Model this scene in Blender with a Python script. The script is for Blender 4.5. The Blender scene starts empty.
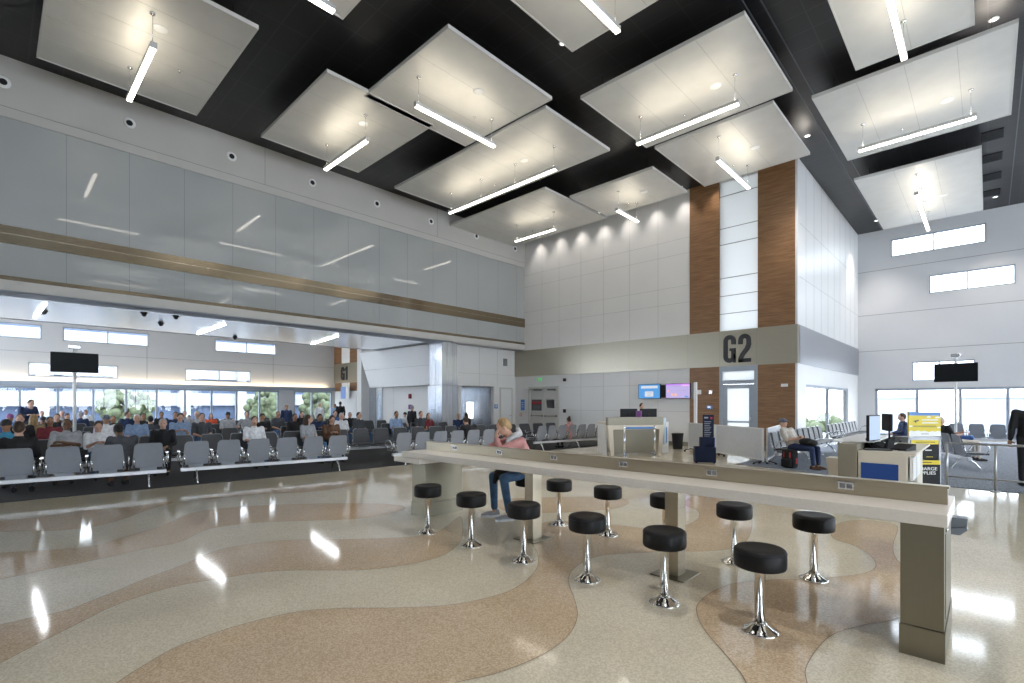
import bpy, bmesh, math, random
from mathutils import Vector, Matrix
from mathutils.geometry import tessellate_polygon
random.seed(7)
S = bpy.context.scene
COL = S.collection
PI = math.pi

# ---------------------------------------------------------------- materials
def new_mat(name):
    m = bpy.data.materials.new(name); m.use_nodes = True
    nt = m.node_tree
    return m, nt, nt.nodes['Principled BSDF']
def pmat(name, col, rough=.5, metal=0., spec=.5, noise=0., nscale=8., bump=0., emis=None, estr=0., stretch=None):
    m, nt, b = new_mat(name)
    b.inputs['Base Color'].default_value = (*col, 1)
    b.inputs['Roughness'].default_value = rough
    b.inputs['Metallic'].default_value = metal
    b.inputs['Specular IOR Level'].default_value = spec
    if emis:
        b.inputs['Emission Color'].default_value = (*emis, 1); b.inputs['Emission Strength'].default_value = estr
    if noise or bump:
        tc = nt.nodes.new('ShaderNodeTexCoord'); mp = nt.nodes.new('ShaderNodeMapping')
        if stretch: mp.inputs['Scale'].default_value = stretch
        n = nt.nodes.new('ShaderNodeTexNoise'); n.inputs['Scale'].default_value = nscale; n.inputs['Detail'].default_value = 3
        nt.links.new(tc.outputs['Object'], mp.inputs['Vector']); nt.links.new(mp.outputs[0], n.inputs['Vector'])
        if noise:
            r = nt.nodes.new('ShaderNodeValToRGB')
            r.color_ramp.elements[0].position = .3; r.color_ramp.elements[1].position = .7
            r.color_ramp.elements[0].color = (*[max(0, c*(1-noise)) for c in col], 1)
            r.color_ramp.elements[1].color = (*[min(1, c*(1+noise)) for c in col], 1)
            nt.links.new(n.outputs['Fac'], r.inputs[0]); nt.links.new(r.outputs[0], b.inputs['Base Color'])
        if bump:
            bp = nt.nodes.new('ShaderNodeBump'); bp.inputs['Strength'].default_value = bump; bp.inputs['Distance'].default_value = .01
            nt.links.new(n.outputs['Fac'], bp.inputs['Height']); nt.links.new(bp.outputs[0], b.inputs['Normal'])
    return m
def glass_mat(name, tint=(1, 1, 1), fac=.07, rough=.0):
    m = bpy.data.materials.new(name); m.use_nodes = True; nt = m.node_tree; nt.nodes.clear()
    o = nt.nodes.new('ShaderNodeOutputMaterial'); mx = nt.nodes.new('ShaderNodeMixShader')
    t = nt.nodes.new('ShaderNodeBsdfTransparent'); g = nt.nodes.new('ShaderNodeBsdfGlossy')
    t.inputs[0].default_value = (*tint, 1); g.inputs['Roughness'].default_value = rough
    mx.inputs[0].default_value = fac
    nt.links.new(t.outputs[0], mx.inputs[1]); nt.links.new(g.outputs[0], mx.inputs[2]); nt.links.new(mx.outputs[0], o.inputs[0])
    return m
def frost_mat(name, col, tr=.6):
    m = bpy.data.materials.new(name); m.use_nodes = True; nt = m.node_tree; nt.nodes.clear()
    o = nt.nodes.new('ShaderNodeOutputMaterial'); mx = nt.nodes.new('ShaderNodeMixShader')
    t = nt.nodes.new('ShaderNodeBsdfTranslucent'); d = nt.nodes.new('ShaderNodeBsdfDiffuse')
    t.inputs[0].default_value = (*col, 1); d.inputs[0].default_value = (*col, 1); mx.inputs[0].default_value = 1-tr
    nt.links.new(t.outputs[0], mx.inputs[1]); nt.links.new(d.outputs[0], mx.inputs[2]); nt.links.new(mx.outputs[0], o.inputs[0])
    return m
def emit_mat(name, col, s):
    return pmat(name, (0.8, 0.8, 0.8) if 'screen' not in name else (.02, .02, .02), .5, emis=col, estr=s)
def terrazzo(name, c1, c2):
    m, nt, b = new_mat(name)
    tc = nt.nodes.new('ShaderNodeTexCoord')
    v = nt.nodes.new('ShaderNodeTexVoronoi'); v.inputs['Scale'].default_value = 105
    n = nt.nodes.new('ShaderNodeTexNoise'); n.inputs['Scale'].default_value = 1.2; n.inputs['Detail'].default_value = 4
    r = nt.nodes.new('ShaderNodeValToRGB'); e = r.color_ramp.elements
    e[0].position = .1; e[0].color = (*c1, 1); e[1].position = .9; e[1].color = (*c2, 1)
    sp = nt.nodes.new('ShaderNodeSeparateColor')
    nt.links.new(tc.outputs['Object'], v.inputs['Vector']); nt.links.new(tc.outputs['Object'], n.inputs['Vector'])
    nt.links.new(v.outputs['Color'], sp.inputs[0]); nt.links.new(sp.outputs[0], r.inputs[0])
    mx = nt.nodes.new('ShaderNodeMix'); mx.data_type = 'RGBA'; mx.blend_type = 'MULTIPLY'; mx.inputs[0].default_value = .25
    nt.links.new(r.outputs[0], mx.inputs[6]); nt.links.new(n.outputs['Fac'], mx.inputs[7])
    nt.links.new(mx.outputs[2], b.inputs['Base Color'])
    b.inputs['Roughness'].default_value = .075; b.inputs['Specular IOR Level'].default_value = .52
    return m
def wood(name):
    m, nt, b = new_mat(name)
    tc = nt.nodes.new('ShaderNodeTexCoord'); mp = nt.nodes.new('ShaderNodeMapping')
    mp.inputs['Scale'].default_value = (.6, .6, 14)
    n = nt.nodes.new('ShaderNodeTexNoise'); n.inputs['Scale'].default_value = 3; n.inputs['Detail'].default_value = 6; n.inputs['Distortion'].default_value = .6
    r = nt.nodes.new('ShaderNodeValToRGB'); e = r.color_ramp.elements
    e[0].position = .32; e[0].color = (.16, .078, .032, 1); e[1].position = .7; e[1].color = (.30, .165, .082, 1)
    nt.links.new(tc.outputs['Object'], mp.inputs[0]); nt.links.new(mp.outputs[0], n.inputs['Vector'])
    nt.links.new(n.outputs['Fac'], r.inputs[0]); nt.links.new(r.outputs[0], b.inputs['Base Color'])
    b.inputs['Roughness'].default_value = .42
    return m
def tiles(name):
    m, nt, b = new_mat(name)
    tc = nt.nodes.new('ShaderNodeTexCoord'); br = nt.nodes.new('ShaderNodeTexBrick')
    br.offset = 0; br.inputs['Scale'].default_value = 1
    br.inputs['Brick Width'].default_value = .92; br.inputs['Row Height'].default_value = .62
    br.inputs['Mortar Size'].default_value = .014; br.inputs['Color1'].default_value = (.009, .009, .010, 1)
    br.inputs['Color2'].default_value = (.013, .013, .015, 1); br.inputs['Mortar'].default_value = (.030, .030, .032, 1)
    nt.links.new(tc.outputs['Object'], br.inputs['Vector']); nt.links.new(br.outputs['Color'], b.inputs['Base Color'])
    b.inputs['Roughness'].default_value = .42; b.inputs['Specular IOR Level'].default_value = .6
    return m
def steel(name, col, rough=.3, stretch=(1, 1, 60), amp=.12, metal=.95):
    m, nt, b = new_mat(name)
    tc = nt.nodes.new('ShaderNodeTexCoord'); mp = nt.nodes.new('ShaderNodeMapping'); mp.inputs['Scale'].default_value = stretch
    n = nt.nodes.new('ShaderNodeTexNoise'); n.inputs['Scale'].default_value = 4; n.inputs['Detail'].default_value = 4
    mr = nt.nodes.new('ShaderNodeMapRange'); mr.inputs[3].default_value = rough-.08; mr.inputs[4].default_value = rough+.1
    r = nt.nodes.new('ShaderNodeValToRGB'); e = r.color_ramp.elements
    e[0].position = .3; e[0].color = (*[c*(1-amp) for c in col], 1); e[1].position = .7; e[1].color = (*[c*(1+amp) for c in col], 1)
    nt.links.new(tc.outputs['Object'], mp.inputs[0]); nt.links.new(mp.outputs[0], n.inputs['Vector'])
    nt.links.new(n.outputs['Fac'], mr.inputs[0]); nt.links.new(mr.outputs[0], b.inputs['Roughness'])
    nt.links.new(n.outputs['Fac'], r.inputs[0]); nt.links.new(r.outputs[0], b.inputs['Base Color'])
    b.inputs['Metallic'].default_value = metal
    return m
M = dict(
    cream=terrazzo('terrazzo cream', (.66, .59, .45), (.85, .785, .63)),
    tan=terrazzo('terrazzo tan', (.56, .42, .275), (.76, .61, .44)),
    strip=pmat('divider strip', (.27, .22, .165), .25),
    carpet=pmat('charcoal carpet', (.040, .040, .043), .95, noise=.35, nscale=60, bump=.4),
    bcarpet=pmat('grey blue carpet', (.17, .195, .24), .9, noise=.35, nscale=50, bump=.4, stretch=(1, .2, 1)),
    wall=pmat('white wall panel', (.72, .71, .70), .38, noise=.02, nscale=.7),
    farwall=pmat('painted far wall', (.60, .60, .61), .6, noise=.02, nscale=.7),
    bulk=pmat('bulkhead plaster', (.50, .485, .46), .6, noise=.03, nscale=1),
    joint=pmat('panel joint', (.22, .22, .22), .6),
    wjoint=pmat('pale panel joint', (.42, .41, .40), .6),
    bglass=pmat('back painted glass', (.365, .378, .375), .04, spec=.6, noise=.03, nscale=.5),
    gjoint=pmat('glass joint', (.20, .22, .23), .3),
    bronze=steel('champagne steel', (.27, .22, .155), .15, (1, 1, 40), .12),
    band=steel('stainless band', (.44, .41, .335), .38, (1, 1, 60), .06),
    ledge=steel('podium steel laminate', (.27, .245, .19), .45, (1, 1, 60), .05, .35),
    bandb=steel('stainless band side', (.42, .43, .46), .36, (1, 1, 60), .06),
    steelv=steel('column steel', (.60, .63, .68), .2, (3, 3, .3), .10),
    rail=steel('counter rail steel', (.43, .38, .29), .30, (1, 1, 50), .03),
    ped=steel('pedestal steel', (.235, .215, .165), .32, (40, 40, 1), .02),
    tiles=tiles('black acoustic tile'),
    cloud=pmat('perforated white metal', (.66, .645, .61), .45, metal=.2, noise=.04, nscale=2),
    cedge=pmat('cloud edge', (.62, .61, .59), .5),
    lamp=emit_mat('lamp diffuser', (1, .93, .82), 6.5),
    lampup=emit_mat('lamp uplight', (1, .90, .72), 16),
    house=pmat('lamp housing', (.62, .62, .62), .4, metal=.3),
    wood=wood('walnut laminate'),
    solid=pmat('solid surface', (.75, .70, .635), .32, noise=.03, nscale=40),
    alu2=pmat('satin steel tube', (.42, .42, .42), .35, metal=.9, noise=.03, nscale=4),
    chrome=pmat('chrome', (.80, .79, .77), .07, metal=1, noise=.03, nscale=3),
    alu=pmat('polished aluminium', (.70, .71, .73), .22, metal=1, noise=.03, nscale=4),
    beam=pmat('silver beam paint', (.62, .63, .66), .35, metal=.2, noise=.03, nscale=4),
    vinyl=pmat('black vinyl', (.006, .006, .007), .5, spec=.28, noise=.3, nscale=20),
    shell=pmat('grey plastic shell', (.235, .25, .285), .35, noise=.04, nscale=6),
    pad=pmat('dark seat upholstery', (.035, .036, .040), .5, noise=.2, nscale=30),
    black=pmat('black plastic', (.012, .012, .014), .6, spec=.25, noise=.2, nscale=20),
    screen=pmat('dark screen', (.004, .005, .006), .55, spec=.2, noise=.1, nscale=2),
    glass=glass_mat('clear glass', (.97, .985, 1), .05),
    frost=frost_mat('frosted glass', (.72, .735, .75), .9),
    gwhite=pmat('garage concrete', (.33, .35, .38), .8, noise=.04, nscale=1),
    frame=pmat('window frame', (.34, .38, .44), .4, metal=.3, noise=.03, nscale=4),
    white=pmat('white laminate', (.78, .78, .77), .35, noise=.02, nscale=5),
    offw=pmat('cream laminate', (.66, .60, .50), .4, noise=.03, nscale=12, stretch=(1, 1, 20)),
    blue=pmat('blue panel', (.012, .06, .26), .4, noise=.06, nscale=3),
    navy=pmat('navy board', (.005, .011, .038), .6, spec=.25, noise=.1, nscale=5),
    cobalt=pmat('cobalt edge', (.03, .06, .36), .4, noise=.05, nscale=5),
    signblue=pmat('sign blue', (.05, .20, .52), .4, noise=.05, nscale=5),
    yellow=pmat('sign yellow', (.72, .56, .02), .45, noise=.04, nscale=5),
    letter=pmat('charcoal letter', (.035, .036, .042), .5, noise=.1, nscale=10),
    red=pmat('red fabric', (.55, .02, .03), .6, noise=.1, nscale=20),
    door=pmat('door paint', (.55, .54, .51), .5, noise=.02, nscale=3),
    vent=pmat('vent grey', (.20, .20, .21), .6, noise=.05, nscale=6),
    concrete=pmat('concrete', (.30, .33, .38), .8, noise=.05, nscale=.5),
    tarmac=pmat('apron concrete', (.24, .245, .25), .9, noise=.08, nscale=.2),
    leaf=pmat('foliage', (.07, .09, .045), .8, noise=.4, nscale=3, bump=.8),
    bark=pmat('bark', (.15, .10, .07), .9, noise=.3, nscale=10),
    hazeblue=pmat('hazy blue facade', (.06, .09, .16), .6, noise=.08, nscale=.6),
    skin=pmat('light skin', (.56, .33, .24), .5, noise=.06, nscale=12),
    skind=pmat('brown skin', (.16, .08, .045), .5, noise=.06, nscale=12),
    skinm=pmat('tan skin', (.36, .19, .11), .5, noise=.06, nscale=12),
    eye=pmat('dark eye', (.02, .015, .01), .2, noise=.1, nscale=20),
)
CL = {}
def cloth(name, col):
    if name not in CL: CL[name] = pmat(name, col, .85, noise=.18, nscale=14, bump=.25)
    return CL[name]
for n, c in dict(black=(.012, .012, .014), navy=(.015, .03, .085), grey=(.33, .34, .36), dark_grey=(.06, .065, .075), white=(.72, .73, .76), blue=(.05, .12, .33),
                 light_blue=(.24, .34, .52), red=(.42, .03, .04), orange=(.65, .09, .03), brown=(.11, .055, .03), green=(.05, .09, .05), pink=(.50, .245, .235),
                 khaki=(.33, .24, .12), jeans=(.055, .12, .24), beige=(.50, .46, .41), plaid=(.05, .28, .45), maroon=(.20, .03, .04), purple=(.20, .08, .25), gold=(.46, .32, .08), scarf=(.42, .42, .43)).items():
    cloth(n, c)
for n, c in dict(hair_black=(.008, .007, .007), hair_brown=(.045, .022, .012), hair_blond=(.34, .22, .10), hair_grey=(.30, .30, .31), hair_white=(.55, .54, .53), cap_grey=(.10, .12, .16), cap_purple=(.20, .05, .18), cap_black=(.01, .01, .012)).items():
    CL[n] = pmat(n, c, .6, noise=.35, nscale=30, bump=.4, stretch=(1, 1, .3))

# ---------------------------------------------------------------- mesh builder
class MB:
    def __init__(s): s.v = []; s.f = []; s.m = []; s.sm = []
    def add(s, vs, fs, mi=0, smooth=False):
        o = len(s.v); s.v += [tuple(v) for v in vs]
        for f in fs: s.f.append(tuple(i+o for i in f)); s.m.append(mi); s.sm.append(smooth)
        return s
    def box(s, x0, x1, y0, y1, z0, z1, mi=0, mt=None):
        vs = [Vector(p) for p in ((x0, y0, z0), (x1, y0, z0), (x1, y1, z0), (x0, y1, z0), (x0, y0, z1), (x1, y0, z1), (x1, y1, z1), (x0, y1, z1))]
        if mt is not None: vs = [mt @ v for v in vs]
        return s.add(vs, [(0, 3, 2, 1), (4, 5, 6, 7), (0, 1, 5, 4), (1, 2, 6, 5), (2, 3, 7, 6), (3, 0, 4, 7)], mi)
    def rbox(s, x0, x1, y0, y1, z0, z1, r=.01, mi=0, mt=None):
        """box with chamfered edges"""
        vs = []; R = r
        bm = bmesh.new(); bmesh.ops.create_cube(bm, size=1)
        for v in bm.verts: v.co = Vector(((x0+x1)/2+v.co.x*(x1-x0), (y0+y1)/2+v.co.y*(y1-y0), (z0+z1)/2+v.co.z*(z1-z0)))
        bmesh.ops.bevel(bm, geom=bm.edges[:], offset=R, segments=2, profile=.5, affect='EDGES')
        bm.verts.index_update()
        vs = [(mt @ v.co) if mt is not None else v.co.copy() for v in bm.verts]; fs = [[v.index for v in f.verts] for f in bm.faces]
        bm.free(); return s.add(vs, fs, mi, False)
    def lathe(s, prof, c=(0, 0, 0), n=28, mi=0, smooth=True, mt=None):
        vs = []; fs = []
        for r, z in prof:
            for k in range(n):
                a = 2*PI*k/n; vs.append(Vector((c[0]+r*math.cos(a), c[1]+r*math.sin(a), c[2]+z)))
        if mt is not None: vs = [mt @ v for v in vs]
        for i in range(len(prof)-1):
            for k in range(n):
                fs.append((i*n+k, i*n+(k+1) % n, (i+1)*n+(k+1) % n, (i+1)*n+k))
        fs.append(tuple(reversed(range(n)))); fs.append(tuple((len(prof)-1)*n+k for k in range(n)))
        return s.add(vs, fs, mi, smooth)
    def tube(s, pts, r, n=10, mi=0, smooth=True, close=True):
        pts = [Vector(p) for p in pts]; rs = r if isinstance(r, (list, tuple)) else [r]*len(pts)
        vs = []; fs = []; up = None
        for i, p in enumerate(pts):
            d = (pts[min(i+1, len(pts)-1)]-pts[max(i-1, 0)]).normalized()
            if up is None:
                up = Vector((0, 0, 1)) if abs(d.z) < .9 else Vector((1, 0, 0))
            a = d.cross(up)
            if a.length < 1e-4: a = d.cross(Vector((0, 1, 0)))
            a.normalize(); b = a.cross(d).normalized(); up = b
            for k in range(n):
                t = 2*PI*k/n; vs.append(p+rs[i]*(a*math.cos(t)+b*math.sin(t)))
        for i in range(len(pts)-1):
            for k in range(n): fs.append((i*n+k, i*n+(k+1) % n, (i+1)*n+(k+1) % n, (i+1)*n+k))
        if close: fs.append(tuple(reversed(range(n)))); fs.append(tuple((len(pts)-1)*n+k for k in range(n)))
        return s.add(vs, fs, mi, smooth)
    def ell(s, c, rad, basis=None, mi=0, nu=16, nv=10):
        c = Vector(c); vs = []; fs = []
        B = basis if basis is not None else Matrix.Identity(3)
        for i in range(1, nv):
            t = PI*i/nv
            for k in range(nu):
                a = 2*PI*k/nu
                vs.append(c+B @ Vector((rad[0]*math.sin(t)*math.cos(a), rad[1]*math.sin(t)*math.sin(a), rad[2]*math.cos(t))))
        top = len(vs); vs.append(c+B @ Vector((0, 0, rad[2]))); vs.append(c-B @ Vector((0, 0, rad[2])))
        for i in range(nv-2):
            for k in range(nu): fs.append((i*nu+k, (i+1)*nu+k, (i+1)*nu+(k+1) % nu, i*nu+(k+1) % nu))
        for k in range(nu):
            fs.append((top, k, (k+1) % nu)); fs.append((top+1, (nv-2)*nu+(k+1) % nu, (nv-2)*nu+k))
        return s.add(vs, fs, mi, True)
    def cap(s, p0, r0, p1, r1, mi=0):
        p0 = Vector(p0); p1 = Vector(p1); d = (p1-p0)
        L = d.length; d = d.normalized() if L > 1e-6 else Vector((0, 0, 1))
        pts = []; rs = []
        for t in (-.98, -.8, -.45, 0): pts.append(p0+d*r0*t); rs.append(r0*math.sqrt(1-t*t))
        for t in (0, .45, .8, .98): pts.append(p1+d*r1*t); rs.append(r1*math.sqrt(1-t*t))
        return s.tube(pts, rs, 12, mi)
    def prism(s, poly, d0, d1, axis='y', mi=0, mt=None):
        """2D outline extruded along an axis: (a,b) -> axis y: (a, d, b); x: (d, a, b); z: (a, b, d)"""
        def P(a, b, d): return Vector((a, d, b) if axis == 'y' else (d, a, b) if axis == 'x' else (a, b, d))
        n = len(poly); vs = [P(a, b, d0) for a, b in poly]+[P(a, b, d1) for a, b in poly]
        if mt is not None: vs = [mt @ v for v in vs]
        fs = [tuple(range(n)), tuple(reversed(range(n, 2*n)))]+[(i, i+n, (i+1) % n+n, (i+1) % n) for i in range(n)]
        return s.add(vs, fs, mi)
    def mesh(s, name, fix=True):
        me = bpy.data.meshes.new(name); me.from_pydata(s.v, [], s.f)
        me.polygons.foreach_set('material_index', s.m); me.polygons.foreach_set('use_smooth', s.sm)
        if not fix: return me
        bm = bmesh.new(); bm.from_mesh(me); bmesh.ops.recalc_face_normals(bm, faces=bm.faces[:]); bm.to_mesh(me); bm.free()
        return me
    def build(s, name, mats, parent=None, **kw):
        me = s.mesh(name, name != 'floor')
        for m in (mats if isinstance(mats, (list, tuple)) else [mats]): me.materials.append(m)
        o = bpy.data.objects.new(name, me); COL.objects.link(o); o.parent = parent
        tag(o, **kw); return o
def tag(o, label=None, cat=None, group=None, kind=None):
    if label: o['label'] = label
    if cat: o['category'] = cat
    if group: o['group'] = group
    if kind: o['kind'] = kind
    return o
def empty(name, loc=(0, 0, 0), rz=0, **kw):
    o = bpy.data.objects.new(name, None); COL.objects.link(o); o.location = loc; o.rotation_euler = (0, 0, rz)
    o.empty_display_size = .1
    return tag(o, **kw)
KIDS = {}
def copy_tree(o, parent=None):
    c = o.copy(); COL.objects.link(c); c.parent = parent
    for ch in list(o.children): copy_tree(ch, c)
    return c
def B(*a, **k): return MB().box(*a, **k)

# text from the built-in font, laid in the local xz plane facing -y
def text_mesh(mb, txt, size, x, z, y, mt=None, mi=0, bold=0., sx=1.):
    cu = bpy.data.curves.new('t', 'FONT'); cu.body = txt; cu.size = size; cu.extrude = .002; cu.offset = bold
    cu.align_x = 'CENTER'; cu.align_y = 'CENTER'
    o = bpy.data.objects.new('t', cu); COL.objects.link(o); dg = bpy.context.evaluated_depsgraph_get()
    me = bpy.data.meshes.new_from_object(o.evaluated_get(dg)); bpy.data.objects.remove(o); bpy.data.curves.remove(cu)
    vs = [Vector((v.co.x*sx+x, y-v.co.z, v.co.y+z)) for v in me.vertices]
    if mt is not None: vs = [mt @ v for v in vs]
    mb.add(vs, [tuple(p.vertices) for p in me.polygons], mi); bpy.data.meshes.remove(me)

# heavy condensed strokes for the gate numbers
def stroke(mb, pts, w, y0, y1, mt=None, mi=0):
    Q = [Vector(p) for p in pts]; P = [Q[0]]; L = []; R = []
    for q in Q[1:]:
        if (q-P[-1]).length > 1e-4: P.append(q)
    for i, p in enumerate(P):
        a = (P[i]-P[i-1]).normalized() if i > 0 else None
        b = (P[i+1]-P[i]).normalized() if i < len(P)-1 else None
        d = a or b
        if a is not None and b is not None: d = (a+b).normalized(); k = 1/max(.4, abs(d.dot(a)))
        else: k = 1
        n = Vector((-d.y, d.x))*w/2*k
        L.append(p+n); R.append(p-n)
    mb.prism([tuple(v) for v in L]+[tuple(v) for v in reversed(R)], y0, y1, 'y', mi, mt)
def arc(cx, cz, rx, rz, a0, a1, n=8): return [(cx+rx*math.cos(math.radians(a0+(a1-a0)*i/n)), cz+rz*math.sin(math.radians(a0+(a1-a0)*i/n))) for i in range(n+1)]
def glyph(mb, ch, x, z, h, w, y0, y1, mi=0):
    t = w*.36; iw = w/2-t/2; c = x+w/2; zt = z+h-t/2; zb = z+t/2
    if ch == 'G':
        r = iw
        stroke(mb, [(c+iw, z+h*.66), (c+iw, zt-r)]+arc(c, zt-r, r, r, 0, 180)+[(c-iw, zb+r)]+arc(c, zb+r, r, r, 180, 360)+[(c+iw, z+h*.45)], t, y0, y1, mi=mi)
        mb.box(c, c+w/2, y0, y1, z+h*.42, z+h*.52, mi); mb.box(c+w/2-t*.55, c+w/2, y0, y1, z, z+h*.3, mi)
    elif ch == '2':
        r = iw
        stroke(mb, [(c-iw, z+h*.64), (c-iw, zt-r)]+arc(c, zt-r, r, r, 180, 0)+[(c+iw, z+h*.62), (c+iw*.55, z+h*.46), (c-iw*.6, z+h*.25), (c-iw, z+h*.12), (c-iw, z)], t, y0, y1, mi=mi)
        mb.box(c-w/2, c+w/2, y0, y1, z, z+h*.13, mi)
    elif ch == '1':
        mb.box(c-t*.3, c+t*.7, y0, y1, z, z+h, mi); mb.prism([(c-t*1.1, z+h*.72), (c-t*.3, z+h*.76), (c-t*.3, z+h), (c-t*.6, z+h*.88), (c-t*1.1, z+h*.84)], y0, y1, 'y', mi)

# ---------------------------------------------------------------- camera maths (for reading places off the photograph)
F_ = 498.; HY = 403.; EYE = 1.65; YAW = math.radians(43.7)
FX, FY, RX, RY = -math.sin(YAW), math.cos(YAW), math.cos(YAW), math.sin(YAW)
def ray(px, py):
    c = (px-512)/F_; return (FX+c*RX, FY+c*RY, (HY-py)/F_)
def on_z(px, py, z=0.):
    d = ray(px, py); t = (z-EYE)/d[2]; return (d[0]*t, d[1]*t)
def at_w(px, py, w):
    d = ray(px, py); return (d[0]*w, d[1]*w, EYE+d[2]*w)

cam = bpy.data.cameras.new('camera'); co = bpy.data.objects.new('camera', cam); COL.objects.link(co)
cam.sensor_width = 36; cam.lens = F_/1024*36; cam.shift_y = (HY-341.5)/1024; cam.clip_end = 500; cam.clip_start = .05
co.location = (0, 0, EYE); co.rotation_euler = (PI/2, 0, YAW); S.camera = co

# ---------------------------------------------------------------- setting
CZ = 9.85          # main ceiling
YB = 18.5          # gate wall
XL = -16.85        # bulkhead face
YF = 29.2          # far wall
XS = -4.58         # side of the gate box
XW = -35.; YG = 17.6   # far window wall and gate 1 wall
def ST(o): o['kind'] = 'structure'; return o

def spline(pts, n=6):
    out = []; P = [Vector(p) for p in pts]; N = len(P)
    for i in range(N):
        a, b, c, d = P[i-1], P[i], P[(i+1) % N], P[(i+2) % N]
        for k in range(n):
            t = k/n
            out.append(.5*((2*b)+(c-a)*t+(2*a-5*b+4*c-d)*t*t+(3*b-3*c+d-a)*t**3))
    return out
TANS = [
 [(100,700),(117.6,683),(138.6,669),(171,650),(200,638.6),(238.5,625.7),(292,613),(337,608.7),(395,608),(443,605.8),(482,599.3),(511,590.3),(530,577.4),(538,565),(537,553),(531,541),(530,530),(548,522),(578,522),(617,525),(643,528),(682,526),(698,519),(698,511),(685,505),(690,498),(712,494),(735,498),(748,510),(752,526),(742,545),(711,551),(669,551.6),(620.6,554),(600,556),(582,563),(570.6,572.6),(569,584),(574,598),(577.4,614.5),(572,630.6),(556,646.7),(530,661),(495,674),(456,683),(400,700),(250,712)],
 [(-60,690),(0,663.5),(26,650),(55,635.4),(80.6,622.5),(109.6,608),(145,595),(180.5,585.5),(219,579),(258,573),(290,570.6),(330,570.6),(363,570),(395,566.8),(430.5,559.7),(450,551.6),(461,540),(463,527),(461,517),(456,519),(443,529),(421,535.5),(395,538),(347,539.4),(296.5,539.7),(258,543),(219,550),(180.5,566),(145,579),(122.5,588.7),(90,601.6),(64.5,611),(32,617.7),(0,625),(-60,636)],
 [(-60,556),(0,553),(64.5,549),(97,545),(129,535.5),(161,526),(193,513),(225.6,508),(274,505),(330,503.5),(385,504),(405,508),(379,516),(353,519),(306,521),(258,522.6),(209.5,529),(180.5,542),(145,549),(113,556.5),(80.6,563),(42,571),(0,579.7),(-60,592)],
 [(-60,526),(0,521),(48,516),(80.6,511),(122.5,508),(155,503),(172,502),(167.6,504.5),(145,511),(122.5,519.4),(90,527.5),(48,531),(0,532),(-60,540)],
 [(200,497.5),(258,489.5),(330,483.5),(362,478.5),(363,483),(320,491),(258,494.5),(212,499)],
 [(500,500),(572,497),(615,497.5),(628.6,502),(618,508),(588,511),(545,513),(505,511)],
 [(760,712),(746,683),(740,672.5),(724,653),(707.6,634),(698,617.7),(698,604),(714,591),(735,583.5),(770,580),(810,579),(832.6,577.4),(855,575),(871,571),(876,564.5),(869.6,555),(855,546),(833,538),(834,527),(848,521),(875,521),(897,526),(893,545),(897,560),(920,580),(915,608),(890,621),(860,626),(832.6,635),(816.5,650),(806,668),(807,683),(815,712)],
]
mb = MB()
mb.box(-36, 12, -8, 30.5, -.3, 0, 0)
for k, poly in enumerate(TANS):
    w = [on_z(*p) for p in poly]; sp = spline(w, 5)
    tri = tessellate_polygon([[Vector((p.x, p.y, 0)) for p in sp]])
    fix = []
    for t in tri:
        a_, b_, c_ = (sp[q] for q in t); cr = (b_-a_).cross(c_-a_)
        fix.append(t if cr > 0 else (t[0], t[2], t[1]))
    mb.add([(p.x, p.y, .0015+.00012*k) for p in sp], fix, 1)
    n = len(sp)
    for i in range(n):
        a, b = sp[i], sp[(i+1) % n]; d = (b-a)
        if d.length < 1e-5: continue
        nn = Vector((-d.y, d.x)).normalized()*.0026
        mb.add([(*(a-nn), .003), (*(b-nn), .003), (*(b+nn), .003), (*(a+nn), .003)], [(0, 1, 2, 3)], 2)
ST(mb.build('floor', [M['cream'], M['tan'], M['strip']]))
# carpets of the hold rooms
mb = MB(); mb.prism([(-34.8, -7.8), (-12.5, -7.8), (-11.78, .1), (-11.3, 6.1), (-11.15, 10), (-11.0, 14), (-10.7, 18.3), (-34.8, 17.4)], .001, .012, 'z')
ST(mb.build('floor_carpet', M['carpet'], label='charcoal carpet of the left hold room'))
mb = MB(); mb.prism([(-4.9, 13.9), (-2.62, 13.25), (-.6, 13.0), (11.8, 13.0), (11.8, 29), (-4.4, 29), (-4.4, 18.3), (-4.9, 18.3)], .001, .012, 'z')
ST(mb.build('floor_carpet', M['bcarpet'], label='grey blue carpet of the window seating area'))

ST(B(-17, 12, -8, YF+.3, CZ, CZ+.3).build('ceiling', M['tiles']))
ST(B(-35.2, -22.4, -8, YG+.2, CZ, CZ+.3).build('ceiling_hold_room', pmat('pale ceiling', (.6, .6, .6), .7, noise=.02, nscale=1)))

# left bulkhead with back-painted glass
mb = MB(); X = XL
mb.box(-22.4, X, -8, YB, 4.35, CZ, 0)
mb.box(X, X+.06, -8, YB, 8.42, CZ, 0); mb.box(X+.06, X+.064, -8, YB, 8.655, 8.667, 1); mb.box(X+.061, X+.066, 6.08, 6.09, 8.67, CZ, 1); mb.box(X+.061, X+.066, -.9, -.89, 8.67, CZ, 1); mb.box(X+.061, X+.066, 13, 13.01, 8.67, CZ, 1)
mb.box(X, X+.05, -8, YB, 4.33, 4.57, 0)
ST(mb.build('wall_left', [M['bulk'], M['joint']]))
gl = MB(); gl.box(X, X+.03, -8, YB, 5.86, 8.42, 0); gl.box(X, X+.03, -8, YB, 4.67, 5.43, 0)
for k in range(-6, 15):
    y = .04+1.277*k
    gl.box(X+.03, X+.032, y-.006, y+.006, 5.86, 8.42, 1); gl.box(X+.03, X+.032, y-.006, y+.006, 4.67, 5.43, 1)
ST(gl.build('trim_1', [M['bglass'], M['gjoint']], label='grey back-painted glass cladding of the bulkhead'))
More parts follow.
